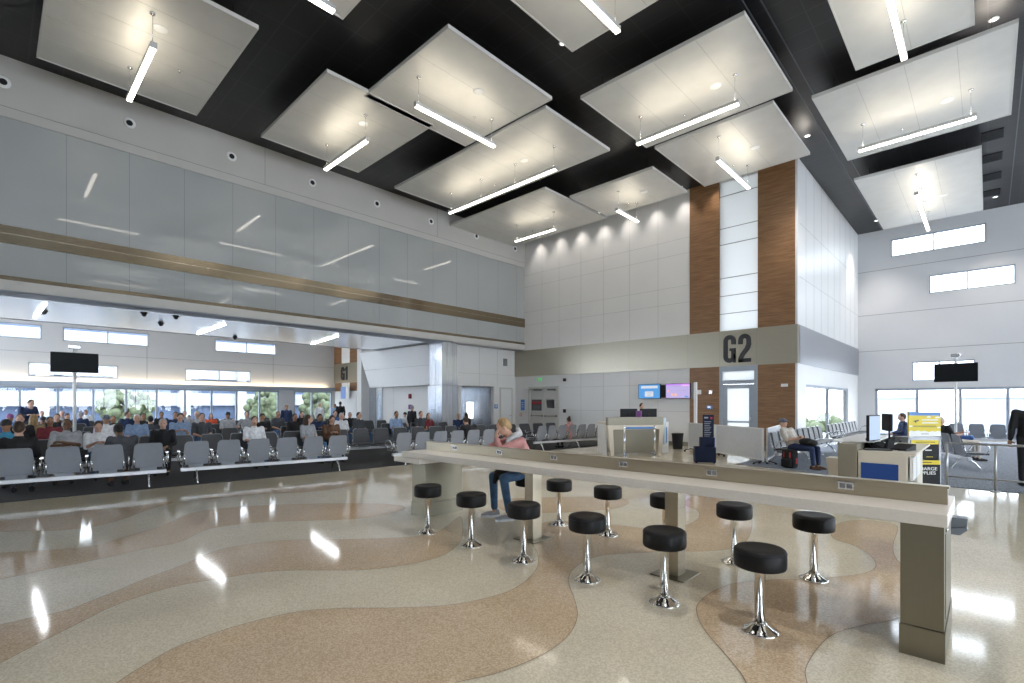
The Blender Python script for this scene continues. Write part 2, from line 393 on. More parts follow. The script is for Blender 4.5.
br = MB(); br.box(X, X+.07, -8, YB, 5.43, 5.86, 0); br.box(X, X+.06, -8, YB, 4.57, 4.67, 0); br.box(X+.07, X+.072, -8, YB, 5.66, 5.668, 1)
ST(br.build('trim_2', [M['bronze'], pmat('bright line', (.7, .66, .58), .2, metal=.8, noise=.02)], label='champagne steel band along the glass bulkhead'))
# soffit under the bulkhead
so = MB(); so.box(-22.4, X, -8, 13.6, 4.3, 4.36, 0)
so.box(-22.0, -17.6, -8, 13.0, 4.285, 4.31, 1)
ST(so.build('trim_3', [pmat('soffit edge', (.22, .24, .28), .4, noise=.03), steel('soffit metal', (.92, .94, .97), .2, (.5, 5, 1), .05, .9)], label='pale metal soffit over the hold room'))
# lower left wall past the column
lw = MB(); XB = -17.44
lw.box(XB-.2, XB, 16.95, YB, 0, 4.35, 0); lw.box(XB-.2, XB, 14.2, 16.95, 2.45, 4.35, 0)
lw.box(XB, XB+.004, 14.2, YB, 3.03, 3.04, 1); lw.box(XB, XB+.004, 16.0, 16.01, 2.45, 4.3, 1); lw.box(XB, XB+.004, 17.2, 17.21, 2.45, 4.3, 1)
lw.box(XB-1.6, XB-1.5, 14.2, 16.95, 0, 2.6, 2); lw.box(XB-1.5, XB-.2, 16.95, 17.05, 0, 2.6, 2); lw.box(XB-1.5, XB-.2, 14.27, 14.2, 0, 2.6, 2); lw.box(XB-1.6, XB-.2, 14.2, 16.95, 2.45, 2.55, 0)
ST(lw.build('wall_alcove', [M['wall'], M['wjoint'], M['steelv']]))
ST(B(X-.6, X+.0, 13.9, YB, 4.3, 4.36).build('trim_4', M['bulk']))
# steel column
c = MB(); c.box(-17.82, -16.95, 13.38, 14.24, 0, 4.32, 0)
for a, b in ((-17.4, -17.39),): c.box(a, b, 13.375, 13.38, 0, 4.3, 1)
for a, b in ((13.66, 13.67), (13.98, 13.99)): c.box(-16.95, -16.945, a, b, 0, 4.3, 1)
c.box(-17.825, -16.945, 13.375, 14.245, 2.42, 2.435, 1)
ST(c.build('trim_5', [M['steelv'], M['joint']], label='square stainless column under the end of the glass bulkhead'))
# leaning white panel and the wall below it
p = MB(); p.prism([(13.6, 4.3), (14.2, 2.5), (14.6, 2.5), (14.6, 4.3)], -24.27, -17.85, 'x', 0)
nrm = Vector((0, -1.8, -.6)).normalized()
for t in (.5,):
    p.box(-24.27, -17.85, 13.6+.6*t-.004, 13.6+.6*t+.004, 4.3-1.8*t-.006, 4.3-1.8*t+.006, 1)
ST(p.build('trim_6', [pmat('glossy white cladding', (.93, .93, .94), .45, metal=.0, noise=.01), M['wjoint']], label='leaning white panel above the recessed wall'))
p = MB(); p.box(-25.5, -17.8, 15.0, 15.2, 0, 4.34, 0); p.box(-25.5, -22.3, 15.0, 15.2, 4.3, CZ, 0); p.box(-24.27, -17.6, 13.5, 15.2, 4.3, 4.36, 0); p.box(-25.5, -24.2, 14.9, 15.0, 0, 2.5, 1); p.box(-24.86, -24.84, 14.89, 14.9, 0, 2.5, 2); p.box(-25.95, -25.5, 14.4, YG, 0, CZ, 0); p.box(-23.2, -23.19, 14.995, 15, 0, 2.5, 2)
ST(p.build('wall_recess', [M['wall'], M['steelv'], M['joint']]))

# gate wall (back), its panel joints, wood and stainless band
w = MB(); YJ = YB-.004
w.box(-17.6, -8.25, YB, YB+.25, 4.27, CZ, 0)
for xx in (-15.66, -14.61, -13.35, -12.15, -10.86, -9.57): w.box(xx-.005, xx+.005, YJ, YB, 4.27, CZ, 1)
for zz in (8.02, 7.43, 6.18, 5.53): w.box(-16.85, -8.25, YJ, YB, zz-.005, zz+.005, 1)
w.box(-17.44, -16.51, YB, YB+.25, 0, 2.98, 0); w.box(-14.6, -8.25, YB, YB+.25, 0, 2.98, 0); w.box(-16.51, -14.6, YB, YB+.25, 2.45, 2.98, 0)
for xx in (-13.35, -12.15, -10.86, -9.57): w.box(xx-.005, xx+.005, YJ, YB, 0, 2.98, 1)
for zz in (2.38, 1.32): w.box(-14.4, -8.25, YJ, YB, zz-.005, zz+.005, 1)
w.box(-7.13, -5.83, YB, YB+.25, 9.7, CZ, 0)
ST(w.build('wall_back', [M['wall'], M['wjoint']]))
w = MB()
for x0, x1 in ((-8.25, -7.13), (-5.80, XS-.05)):
    w.box(x0, x1, YB-.03, YB+.2, 4.27, CZ, 0); w.box(x0, x1, YB-.03, YB+.2, .15, 2.98, 0)
ST(w.build('trim_7', M['wood'], label='walnut laminate panels flanking the gate glazing'))
w = MB(); w.box(-17.44, XS+.03, YB-.06, YB+.2, 2.98, 4.27, 0)
for xx in (-13.35, -10.86, -8.31, -7.1, -5.83): w.box(xx-.004, xx+.004, YB-.063, YB-.06, 2.98, 4.27, 1)
ST(w.build('trim_8', [M['band'], pmat('seam', (.3, .29, .26), .5, noise=.02)], label='wide brushed stainless band across the gate wall'))
w = MB(); w.box(-17.4, -16.6, YB-.02, YB, 0, .15, 0); w.box(-14.5, -7.1, YB-.04, YB, 0, .15, 0); w.box(-5.8, XS, YB-.04, YB, 0, .15, 0)
ST(w.build('baseboard_back', M['ped']))
# tall backlit glass strip
w = MB(); w.box(-7.13, -5.80, YB+.02, YB+.04, 4.27, 9.7, 0)
for zz in (4.9, 5.55, 6.2, 7.43, 8.02, 9.2): w.box(-7.13, -5.8, YB+.005, YB+.02, zz-.012, zz+.012, 1)
g = w.build('window_1', [M['frost'], M['joint']]); ST(g)
# gate door with transom
D = empty('door_1', (-6.48, YB, 0)); ST(D)
w = MB()
for x0, x1, z0, z1 in ((-.65, -.56, 0, 2.98), (.56, .68, 0, 2.98), (-.56, .56, 2.8, 2.98), (-.56, .56, 2.33, 2.47)): w.box(x0, x1, -.03, .12, z0, z1)
w.build('door_frame', M['frame'], D)
w = MB()
for x0, x1, z0, z1 in ((-.55, -.38, .01, 2.32), (.38, .55, .01, 2.32), (-.38, .38, 2.18, 2.32), (-.38, .38, .01, .25), (-.38, .38, .95, 1.0)): w.box(x0, x1, .0, .06, z0, z1)
w.build('door_leaf', M['frame'], D)
B(-.38, .38, .02, .04, .25, 2.18).build('pane', M['frost'], D); B(-.56, .56, .02, .04, 2.47, 2.8).build('transom_pane', M['frost'], D)
MB().tube([(.46, -.06, 1.0), (.46, -.06, 1.25)], .012).box(.45, .47, -.05, 0, 1.01, 1.03).box(.45, .47, -.05, 0, 1.22, 1.24).build('door_handle', M['alu'], D)
# G2 letters
for ch, x0 in (('G', -6.96), ('2', -6.44)):
    mb = MB(); glyph(mb, ch, x0, 3.10, 1.0, .43, YB-.09, YB-.06); mb.build('sign_letter', M['letter'], label='tall charcoal %s on the stainless band over the gate door' % ('letter G' if ch == 'G' else 'number 2'), cat='letter', group='gate sign letters')
# double service door on the left of the gate wall
D = empty('door_2', (-15.56, YB, 0)); ST(D)
w = MB(); w.box(-.95, -.87, -.05, .1, 0, 2.45); w.box(.87, .95, -.05, .1, 0, 2.45); w.box(-.87, .87, -.05, .1, 2.36, 2.45); w.build('door_frame', M['door'], D)
for sx in (-1, 1):
    w = MB(); w.box(sx*.435-.43, sx*.435+.43, .02, .07, .01, 2.36); lf = w.build('door_leaf', M['door'], D)
    MB().tube([(sx*.435-.36, -.02, 1.03), (sx*.435+.36, -.02, 1.03)], .022).box(sx*.435-.38, sx*.435-.30, -.02, .02, .99, 1.07).box(sx*.435+.30, sx*.435+.38, -.02, .02, .99, 1.07).build('push_bar', M['ped'], D)
    B(sx*.435-.2, sx*.435+.3, -.03, .02, 2.25, 2.33).build('door_closer', M['vent'], D)
w = MB(); w.box(-.78, -.14, .005, .02, 1.28, 1.82, 0); w.box(-.78, -.14, .0, .005, 1.60, 1.72, 1)
for k in range(5): w.box(-.70, -.25+.03*(k % 3), .0, .005, 1.34+.045*k, 1.355+.045*k, 2)
w.build('door_sign', [pmat('dark notice', (.07, .08, .085), .5, noise=.05), pmat('red notice stripe', (.35, .03, .04), .5, noise=.05), M['vent']], D)
B(.2, .68, .005, .02, 1.4, 1.82).build('door_glazing', M['frost'], D)
# door on the lower left wall and small blue signs
D = empty('door_3', (XB, 17.82, 0), ); ST(D)
B(-.02, .03, -.45, -.38, 0, 2.42).build('door_frame', M['door'], D); B(-.02, .03, .38, .45, 0, 2.42).build('door_frame', M['door'], D)
B(-.02, .03, -.38, .38, 2.34, 2.42).build('door_frame', M['door'], D)
B(.0, .015, -.38, .38, .01, 2.34).build('door_leaf', M['wall'], D)
MB().tube([(.06, .3, 1.02), (.06, .18, 1.02)], .012).tube([(.015, .3, 1.02), (.06, .3, 1.02)], .012).build('door_handle', M['alu'], D)
def wall_sign(name, x0, x1, y0, y1, z0, z1, m, label, cat='sign', ink=None, axis='y'):
    w = MB(); w.box(x0, x1, y0, y1, z0, z1, 0)
    if ink:
        for k in range(3):
            zz = z1-(z1-z0)*(.3+.2*k)
            if axis == 'y': w.box(x0+(x1-x0)*.2, x1-(x1-x0)*.2, y0-.003, y0, zz, zz+.02, 1)
            else: w.box(x1, x1+.003, y0+(y1-y0)*.2, y1-(y1-y0)*.2, zz, zz+.02, 1)
    return w.build(name, [m, ink] if ink else m, label=label, cat=cat)
wall_sign('restroom_sign', XB, XB+.02, 17.0, 17.22, 1.38, 1.58, M['signblue'], 'small square blue sign on the white wall beside the alcove', ink=M['white'], axis='x')
wall_sign('wall_sign', -17.05, -16.8, YB-.02, YB, 1.28, 1.82, M['signblue'], 'tall blue sign on the wall left of the double door', ink=M['white'])
wall_sign('fire_alarm_station', -17.1, -16.95, YB-.05, YB, .98, 1.16, pmat('pale red box', (.55, .35, .35), .5, noise=.05), 'small pale red call box below the tall blue sign', 'call box', M['white'])
wall_sign('exit_sign', -15.9, -15.66, YB-.1, YB-.062, 2.74, 2.86, pmat('green exit', (.05, .5, .12), .5, emis=(.1, .9, .25), estr=.35), 'small lit green exit sign above the double door', 'exit sign', M['white'])
wall_sign('card_reader', -14.35, -14.2, YB-.04, YB, 1.2, 1.36, M['black'], 'black card reader right of the double door', 'card reader')
wall_sign('wall_speaker', -14.3, -14.2, YB-.1, YB, 2.66, 2.8, M['black'], 'small black wall camera right above the double door', 'camera')
wall_sign('wall_vent', XB, XB+.03, 17.62, 17.88, 3.5, 3.86, M['vent'], 'small grey square vent high on the white wall near the corner', 'vent')
wall_sign('thermostat', -8.0, -7.8, YB-.06, YB-.03, 1.98, 2.14, M['white'], 'white square thermostat on the left walnut panel', 'thermostat')
wall_sign('wall_switch', -7.5, -7.38, YB-.06, YB-.03, 1.98, 2.12, M['alu'], 'narrow metal switch on the left walnut panel near the gate door', 'switch')
wall_sign('door_keypad', -7.58, -7.38, YB-.07, YB-.03, 1.42, 1.56, M['signblue'], 'small steel and blue keypad left of the gate door', 'keypad', M['alu'])
wall_sign('fire_strobe', -5.05, -4.85, YB-.08, YB-.03, 2.2, 2.3, M['white'], 'small white strobe on the right walnut panel', 'strobe')

# side of the gate box
w = MB(); w.box(XS-.2, XS, YB+.2, YF, 4.27, CZ, 0)
w.box(XS-.2, XS, YB+.2, 19.6, 0, 2.98, 0); w.box(XS-.2, XS, 26.8, YF, 0, 2.98, 0); w.box(XS-.2, XS, 19.6, 26.8, 2.3, 2.98, 0)
for k in range(9): w.box(XS, XS+.004, 19.6+1.1*k, 19.61+1.1*k, 4.27, CZ, 1)
for zz in (5.9, 7.7): w.box(XS, XS+.004, YB+.2, YF, zz, zz+.01, 1)
w.box(XS-.05, XS+.02, YB-.03, YB+.2, 0, 2.98, 0); w.box(XS-.05, XS+.02, YB-.03, YB+.2, 4.27, CZ, 0)
ST(w.build('wall_side', [M['wall'], M['wjoint']]))
ST(B(XS-.2, XS+.03, YB+.1, YF, 2.98, 4.27).build('trim_9', M['bandb'], label='brushed stainless band on the side wall'))
Wd = empty('window_2', (XS, 19.6, 0)); ST(Wd)
w = MB(); w.box(-.15, -.05, 0, .1, 0, 2.3); w.box(-.15, -.05, 3.6, 3.75, 0, 2.3); w.box(-.15, -.05, 7.1, 7.2, 0, 2.3); w.box(-.15, -.05, .1, 7.1, 2.2, 2.3); w.box(-.15, -.05, .1, 7.1, 0, .1)
w.build('window_frame', M['frame'], Wd); B(-.11, -.09, .1, 3.6, .1, 2.2).build('pane', M['glass'], Wd); B(-.11, -.09, 3.75, 7.1, .1, 2.2).build('pane', M['glass'], Wd)

# far wall with its glazing band and clerestories
def holes_wall(name, a0, a1, z0, z1, holes, pos, thick, axis, mat, joints=()):
    """wall in the plane axis=pos over a (x or y) with rectangular holes, cut into cells"""
    mb = MB()
    A = sorted({a0, a1, *[h[0] for h in holes], *[h[1] for h in holes]}); Z = sorted({z0, z1, *[h[2] for h in holes], *[h[3] for h in holes]})
    for i in range(len(A)-1):
        run = None
        for j in range(len(Z)-1):
            ca, cz = (A[i]+A[i+1])/2, (Z[j]+Z[j+1])/2
            hole = any(h[0] < ca < h[1] and h[2] < cz < h[3] for h in holes)
            if not hole:
                if run is None: run = [Z[j], Z[j+1]]
                else: run[1] = Z[j+1]
            if hole or j == len(Z)-2:
                if run:
                    if axis == 'y': mb.box(A[i], A[i+1], pos, pos+thick, run[0], run[1], 0)
                    else: mb.box(pos-thick, pos, A[i], A[i+1], run[0], run[1], 0)
                run = None
    for j in joints:
        if axis == 'y': mb.box(j[0], j[1], pos-.004, pos, j[2], j[3], 1)
        else: mb.box(pos, pos+.004, j[0], j[1], j[2], j[3], 1)
    return ST(mb.build(name, [mat, M['joint']]))
FH = [(-3.3, -.05, 8.5, 9.32), (-1.92, .83, 6.58, 7.40), (-2.52, -.4, 2.66, 3.53), (2.6, 5.9, 8.5, 9.32), (3.2, 6.0, 6.58, 7.4), (3, 6.2, 2.66, 3.53), (-3.9, 11.6, .12, 2.33)]
holes_wall('wall_far', XS-.2, 12, 0, CZ, FH, YF, .3, 'y', M['farwall'],
           [(XS, 12, 5.85, 5.87), (XS, 12, 7.95, 7.97), (XS, 12, 4.12, 4.14)])
nwin = [3]
def win(a0, a1, z0, z1, pos, axis, mull, fr=.07):
    W = empty('window_%d' % nwin[0], (0, 0, 0)); nwin[0] += 1; ST(W)
    mb = MB()
    def bx(m, p0, p1, q0, q1, d0, d1):
        if axis == 'y': m.box(p0, p1, pos+d0, pos+d1, q0, q1)
        else: m.box(pos-d1, pos-d0, p0, p1, q0, q1)
    bx(mb, a0, a1, z1-fr, z1, .02, .14); bx(mb, a0, a1, z0, z0+fr, .02, .14); bx(mb, a0, a0+fr, z0, z1, .02, .14); bx(mb, a1-fr, a1, z0, z1, .02, .14)
    for m_ in mull: bx(mb, m_-fr/2, m_+fr/2, z0+fr, z1-fr, .02, .14)
    mb.build('window_frame', M['frame'], W)
    E = [a0]+list(mull)+[a1]
    for i in range(len(E)-1):
        g = MB(); bx(g, E[i]+fr/2, E[i+1]-fr/2, z0+fr, z1-fr, .07, .085); g.build('pane', M['glass'], W)
for h in FH[:-1]: win(h[0], h[1], h[2], h[3], YF, 'y', [(h[0]+h[1])/2-.1], .05)
win(-3.9, 11.6, .12, 2.33, YF, 'y', [-2.34+1.47*k for k in range(10)], .1)
# far window wall on the left and gate 1 wall
def g1(px, py): d = ray(px, py); t = XW/d[0]; return d[1]*t, EYE+d[2]*t
LH = []
for (xa, ya, xb, yb) in ((63.5, 329, 63.5, 341), (214.5, 342, 214.5, 353), (28, 360, 28, 376), (184, 368, 184, 381)):
    pass
y0, zt = g1(63.5, 329); _, zb = g1(63.5, 342)
LH = [(2.6, 6.3, 4.9, 5.65), (9.7, 13.4, 4.9, 5.65), (-1.2, 2.2-.4, 4.9, 5.65), (1.3, 4.9, 3.0, 3.72), (8.1, 11.8, 3.0, 3.72), (-6.5, -2, 4.9, 5.65), (-5, -2.4, 3.0, 3.72), (-7.9, 13.6, .12, 2.5), (14.6, 17.4, .12, 2.5)]
holes_wall('wall_window', -8, YG, 0, CZ, LH, XW, .3, 'x', M['farwall'], [(-8, YG, 4.25, 4.265), (6.2, 6.22, 2.6, CZ), (13.2, 13.22, 2.6, 9)])
for h in LH[:-2]: win(h[0], h[1], h[2], h[3], XW, 'x', [(h[0]+h[1])/2], .05)
win(-7.9, 13.6, .12, 2.5, XW, 'x', [1.0-1.42*k for k in range(1, 6)]+[1.0+1.42*k for k in range(0, 9)], .1)
win(14.6, 17.4, .12, 2.5, XW, 'x', [15.9], .1)
ST(B(XW, XW+.30, -7.9, 17.5, 2.56, 2.64).box(XW+.30, XW+.33, -7.9, 17.5, 2.52, 2.76).build('trim_10', M['frame'], label='metal head trim over the far left windows'))
w = MB(); w.box(XW, -25.5, YG, YG+.2, 0, CZ, 0); w.box(-35, -33.9, YG-.03, YG, 4.5, 7, 1); w.box(-32.7, -31.6, YG-.03, YG, 4.5, 7, 1); w.box(-34.9, -33.9, YG-.03, YG, 2.5, 3.1, 1); w.box(-32.7, -31.6, YG-.03, YG, 2.5, 3.1, 1)
w.box(XW, -31.6, YG-.05, YG, 3.1, 4.5, 2); w.box(-33.9, -32.7, YG-.02, YG, 4.5, 7, 3); w.box(-33.9, -32.7, YG-.02, YG, 2.2, 3.1, 3); w.box(-33.2, -31.8, YG-.02, YG, 0, 2.2, 0)
ST(w.build('wall_gate', [M['wall'], M['wood'], M['band'], M['white']]))
for ch, x0 in (('G', -33.9), ('1', -33.35)):
    mb = MB(); glyph(mb, ch, x0, 3.3, .95, .5, YG-.09, YG-.05)
    mb.build('sign_letter', M['letter'], label='distant charcoal %s over the far gate' % ('letter G' if ch == 'G' else 'number 1'), cat='letter', group='far gate sign letters')
# rest of the shell behind the camera
RH = [(-6+6*k, -.6+6*k, .12, 6.5) for k in range(6)]
holes_wall('wall_right', -8, YF+.3, 0, CZ, RH, 12.3, .3, 'x', M['farwall'])
for h in RH: win(h[0], h[1], h[2], h[3], 12.2, 'x', [h[0]+1.35*q for q in (1, 2, 3)], .08)
FILL_HOLES = [(-34+5.2*k, -29.2+5.2*k, .12, 8.6) for k in range(3)]  # unseen tall windows added to throw daylight into the hold room
holes_wall('wall_front', -35.3, 12.3, 0, CZ, FILL_HOLES, -8.3, .3, 'y', M['farwall'])
for h in FILL_HOLES: win(h[0], h[1], h[2], h[3], -8.25, 'y', [h[0]+1.6*q for q in (1, 2)], .08)

# ---------------------------------------------------------------- ceiling clouds and linear lights
k_ = (9.3-EYE)/(8.6-EYE)
CLOUDS = [(-13.8, -9.82, .66, 3.41, 'large white ceiling panel at the top left above the bulkhead'), (-13.7, -10.05, 4.9, 7.63, 'white ceiling panel along the bulkhead, tucked behind the next one'),
 (-10.2, -7.24, 5.87, 8.85, 'square white ceiling panel in the centre with a light running away from it'), (-13.85, -7.55, 9.05, 11.75, 'long white ceiling panel with the longest light under it'),
 (-14.9, -10.4, 12.45, 15.98, 'white ceiling panel in the corner over the white gate wall'), (-10.21, -7.2, 13.56, 15.85, 'white ceiling panel beside the corner of the walnut strip'),
 (-5.92, -1.9, 4.9, 7.92, 'white ceiling panel cut by the top edge in the middle'), (-6.7, -3.17, 9.33, 12.3, 'white ceiling panel right of centre with its light along the near edge'),
 (-6.55, -3.62, 12.55, 15.8, 'white ceiling panel overlapping the tall walnut strips'), (-1.97, -.2, 9.0, 12.46, 'white ceiling panel cut by the top edge on the right'),
 (-2.88, .38, 12.97, 16.95, 'largest white ceiling panel on the right side'), (-3.0, -.15, 18.65, 24.7, 'white ceiling panel nearest the far window wall'),
 (-11.2, -8.0, 1.4, 4.38, 'small visible corner of a white ceiling panel at the top edge'),
 (1.5, 4.8, 3.5, 7, 'white ceiling panel over the near right side'), (2.2, 5.6, 9, 13, 'white ceiling panel over the far right side'), (-6, -2, -4, -.5, 'white ceiling panel behind the viewpoint'), (-13, -9, -6, -3, 'white ceiling panel behind the viewpoint on the left')]
for i, (x0, x1, y0, y1, lab) in enumerate(CLOUDS):
    if i < 13: x0, x1, y0, y1 = [v*k_ for v in (x0, x1, y0, y1)]
    if i == 12: x0, x1 = -9.3-2.2, -9.27+.0; x0, x1, y0, y1 = -9.27, -8.55*1.0, 2.0, 4.82
    if i == 4: x0 = XL+.12
    C = empty('ceiling_panel', ((x0+x1)/2, (y0+y1)/2, 9.3), label=lab, cat='ceiling panel', group='suspended white ceiling panels')
    hx, hy = (x1-x0)/2, (y1-y0)/2
    p = MB(); p.box(-hx, hx, -hy, hy, 0, .05, 0)
    nx = max(1, round((x1-x0)/.95)); ny = 1
    for a in range(1, nx): p.box(-hx+a*2*hx/nx-.004, -hx+a*2*hx/nx+.004, -hy, hy, -.002, 0, 1)
    for a in range(1, ny): p.box(-hx, hx, -hy+a*2*hy/ny-.004, -hy+a*2*hy/ny+.004, -.002, 0, 1)
    p.build('panel', [M['cloud'], M['wjoint']], C)
    e = MB(); t = .03
    e.box(-hx-t, hx+t, -hy-t, -hy, -.01, .075); e.box(-hx-t, hx+t, hy, hy+t, -.01, .075); e.box(-hx-t, -hx, -hy, hy, -.01, .075); e.box(hx, hx+t, -hy, hy, -.01, .075)
    e.build('edge_frame', M['cedge'], C)
    MB().lathe([(.13, 0), (.13, -.012), (.10, -.02), (.02, -.02)], (hx*.35, hy*.1, 0), 20).build('speaker_grille', M['white'], C)
    MB().lathe([(.03, 0), (.03, -.02), (.015, -.05)], (-hx*.2, hy*.5, 0), 10).build('sprinkler', M['alu'], C)
    h = MB()
    for sx in (-.8, .8):
        for sy in (-.8, .8): h.tube([(sx*hx, sy*hy, .05), (sx*hx, sy*hy, .548)], .006, 6)
    h.build('hanger', M['alu'], C)
LZ = 8.56
HOLD_FILL = [((-25, 2), (-28, 2), 'added fill light high in the hold room, left of the far windows'), ((-25, 7), (-28, 7), 'added fill light high in the hold room, middle'), ((-25, 12), (-28, 12), 'added fill light high in the hold room near the far gate'), ((-31, 4), (-31, 8), 'added fill light high in the hold room by the far window wall'), ((-25, -4), (-28, -4), 'added fill light high in the hold room behind the left edge')]  # unseen lights added to brighten the dim hold room
LIGHTS = HOLD_FILL + [((-11.74, 2.19), (-14.23, 2.19), 'linear light under the top left ceiling panel'), ((-11.84, 6.87), (-14.24, 6.87), 'linear light crossing in front of the bulkhead, second from the left'),
 ((-9.65, 6.83), (-9.65, 9.41), 'linear light under the square centre ceiling panel'), ((-9.24, 11.58), (-14.23, 11.58), 'longest linear light, under the long ceiling panel'),
 ((-12.45, 15.55), (-14.66, 15.55), 'linear light in the corner by the white gate wall'), ((-9.65, 15.55), (-9.68, 17.1), 'short linear light beside the walnut strips'),
 ((-5.0, 5.6), (-5.0, 8.1), 'linear light cut by the top edge near the centre'), ((-4.16, 11.97), (-6.8, 11.97), 'linear light along the near edge of the panel right of centre'),
 ((-5.58, 14.33), (-5.58, 16.9), 'linear light pointing at the tall walnut strips'), ((-1.22, 10.2), (-1.22, 12.72), 'linear light cut by the top edge on the right'),
 ((-.2, 16.52), (-2.58, 16.52), 'linear light under the largest right ceiling panel'), ((-1.73, 21.25), (-1.73, 26.0), 'linear light nearest the far window wall'),
 ((-8.38, 1.75), (-8.38, 4.2), 'linear light tip at the top edge, left of centre'),
 ((3.1, 4), (3.1, 6.5), 'linear light over the near right side'), ((2.7, 11), (5.1, 11), 'linear light over the far right side'), ((-5.2, -2), (-2.8, -2), 'linear light behind the viewpoint'), ((-11, -5.6), (-11, -3.2), 'linear light behind the viewpoint on the left')]
for (a, b, lab) in LIGHTS:
    a = Vector((*a, 0)); b = Vector((*b, 0)); L = (b-a).length; ang = math.atan2(b.y-a.y, b.x-a.x); mid = (a+b)/2
    o = empty('pendant_light', (mid.x, mid.y, LZ), ang, label=lab, cat='light', group='suspended linear lights')
    h = MB(); h.box(-L/2, L/2, -.05, .05, .035, .115, 0); h.box(-L/2-.005, -L/2+.005, -.055, .055, -.005, .12, 0); h.box(L/2-.005, L/2+.005, -.055, .055, -.005, .12, 0)
    h.build('housing', M['house'], o)
    B(-L/2+.01, L/2-.01, -.045, .045, 0, .035).build('diffuser', M['lamp'], o)
    B(-L/2+.05, L/2-.05, -.035, .035, .115, .12).build('uplight_lens', M['lampup'], o)
    n = 2 if L < 3 else 4
    for q in range(n):
        x = -L/2+.1+(L-.2)*q/(n-1)
        MB().tube([(x, 0, .12), (x, 0, 9.3-LZ)], .005, 6).lathe([(.05, 9.3-LZ), (.05, 9.3-LZ-.03), (.01, 9.3-LZ-.05)], (x, 0, 0), 12).build('rod', M['alu'], o)
# round speakers along the plaster fascia
for px in (3, 129, 231, 311.5, 376, 430, 475.4, 514):
    d = ray(px, 0); y = d[1]*XL/d[0]
    r = MB(); mt = Matrix.Translation((XL+.06, y, 9.22)) @ Matrix.Rotation(PI/2, 4, 'Y')
    r.lathe([(.14, 0), (.14, .015), (.085, .02)], (0, 0, 0), 24, 0, True, mt); r.lathe([(.075, .021), (.07, .023)], (0, 0, 0), 20, 1, True, mt)
    r.build('air_nozzle', [M['white'], M['black']], label='round white air nozzle with a dark centre on the bulkhead fascia', cat='air nozzle', group='round air nozzles along the fascia')
# wall washers and downlights in the black ceiling
def spot(x, y, z, power, size, blend, tx=None, col=(1, .93, .86), rad=.05):
    l = bpy.data.lights.new('spot', 'SPOT'); l.energy = power; l.spot_size = math.radians(size); l.spot_blend = blend; l.color = col; l.shadow_soft_size = rad
    o = bpy.data.objects.new('downlight_lamp', l); o.location = (0, 0, 0)
    COL.objects.link(o)
    if tx: o.rotation_euler = Vector((tx[0]-x, tx[1]-y, tx[2]-z)).to_track_quat('-Z', 'Y').to_euler()
    return o
def downlight(x, y, power=0, size=70, tx=None, lab='small round recessed downlight in the black ceiling', grp='recessed ceiling downlights', z=CZ, blend=.8):
    D = MB(); D.lathe([(.09, 0), (.09, -.012), (.07, -.014)], (0, 0, 0), 18, 0); D.lathe([(.062, -.012), (.05, -.016)], (0, 0, 0), 16, 1)
    o = D.build('downlight', [M['white'], LENS], label=lab, cat='downlight', group=grp); o.location = (x, y, z)
    if power:
        s = spot(x, y, z-.03, power, size, blend, tx); s.parent = o; s.location = (0, 0, -.03)
LENS = emit_mat('downlight lens', (1, .95, .88), 4)
for k in range(8): downlight(-15.75+1.22*k, YB-.42, 75, 80, (-15.75+1.22*k, YB, 6.9), 'small wall washing downlight at the top of the white gate wall', 'wall washers above the gate wall', blend=1)
for i, (x, y) in enumerate(((-3.63, 27.5), (.21, 27.6), (.09, 14.8), (-4.0, 17.3), (-7.0, 9.0), (-7.6, 13.2), (-2.6, 5), (1, 2), (1.2, 19), (3, 24))): downlight(x, y, 500, 85)
for k in range(4):
    v = MB(); v.box(0, .5, 0, .75, -.02, 0, 0)
    for q in range(6): v.box(.02, .48, .05+.115*q, .06+.115*q, -.03, -.02, 1)
    o = v.build('ceiling_vent', [M['black'], M['letter']], label='long slotted black air vent in a row at the right ceiling edge', cat='vent', group='slot vents in the black ceiling'); o.location = (-.15, 20.8+1.93*k, CZ)
# thin pale ceiling rails seen on the black ceiling
w = MB()
for x0 in (-2.05*1.1-1.1, -3.3*1.1): w.box(x0, x0+.025, 8, YF, CZ-.012, CZ)
w.box(.62, .645, 6, YF, CZ-.012, CZ)
ST(w.build('trim_11', pmat('ceiling rail', (.10, .11, .13), .3, noise=.05), label='thin rails on the black ceiling'))

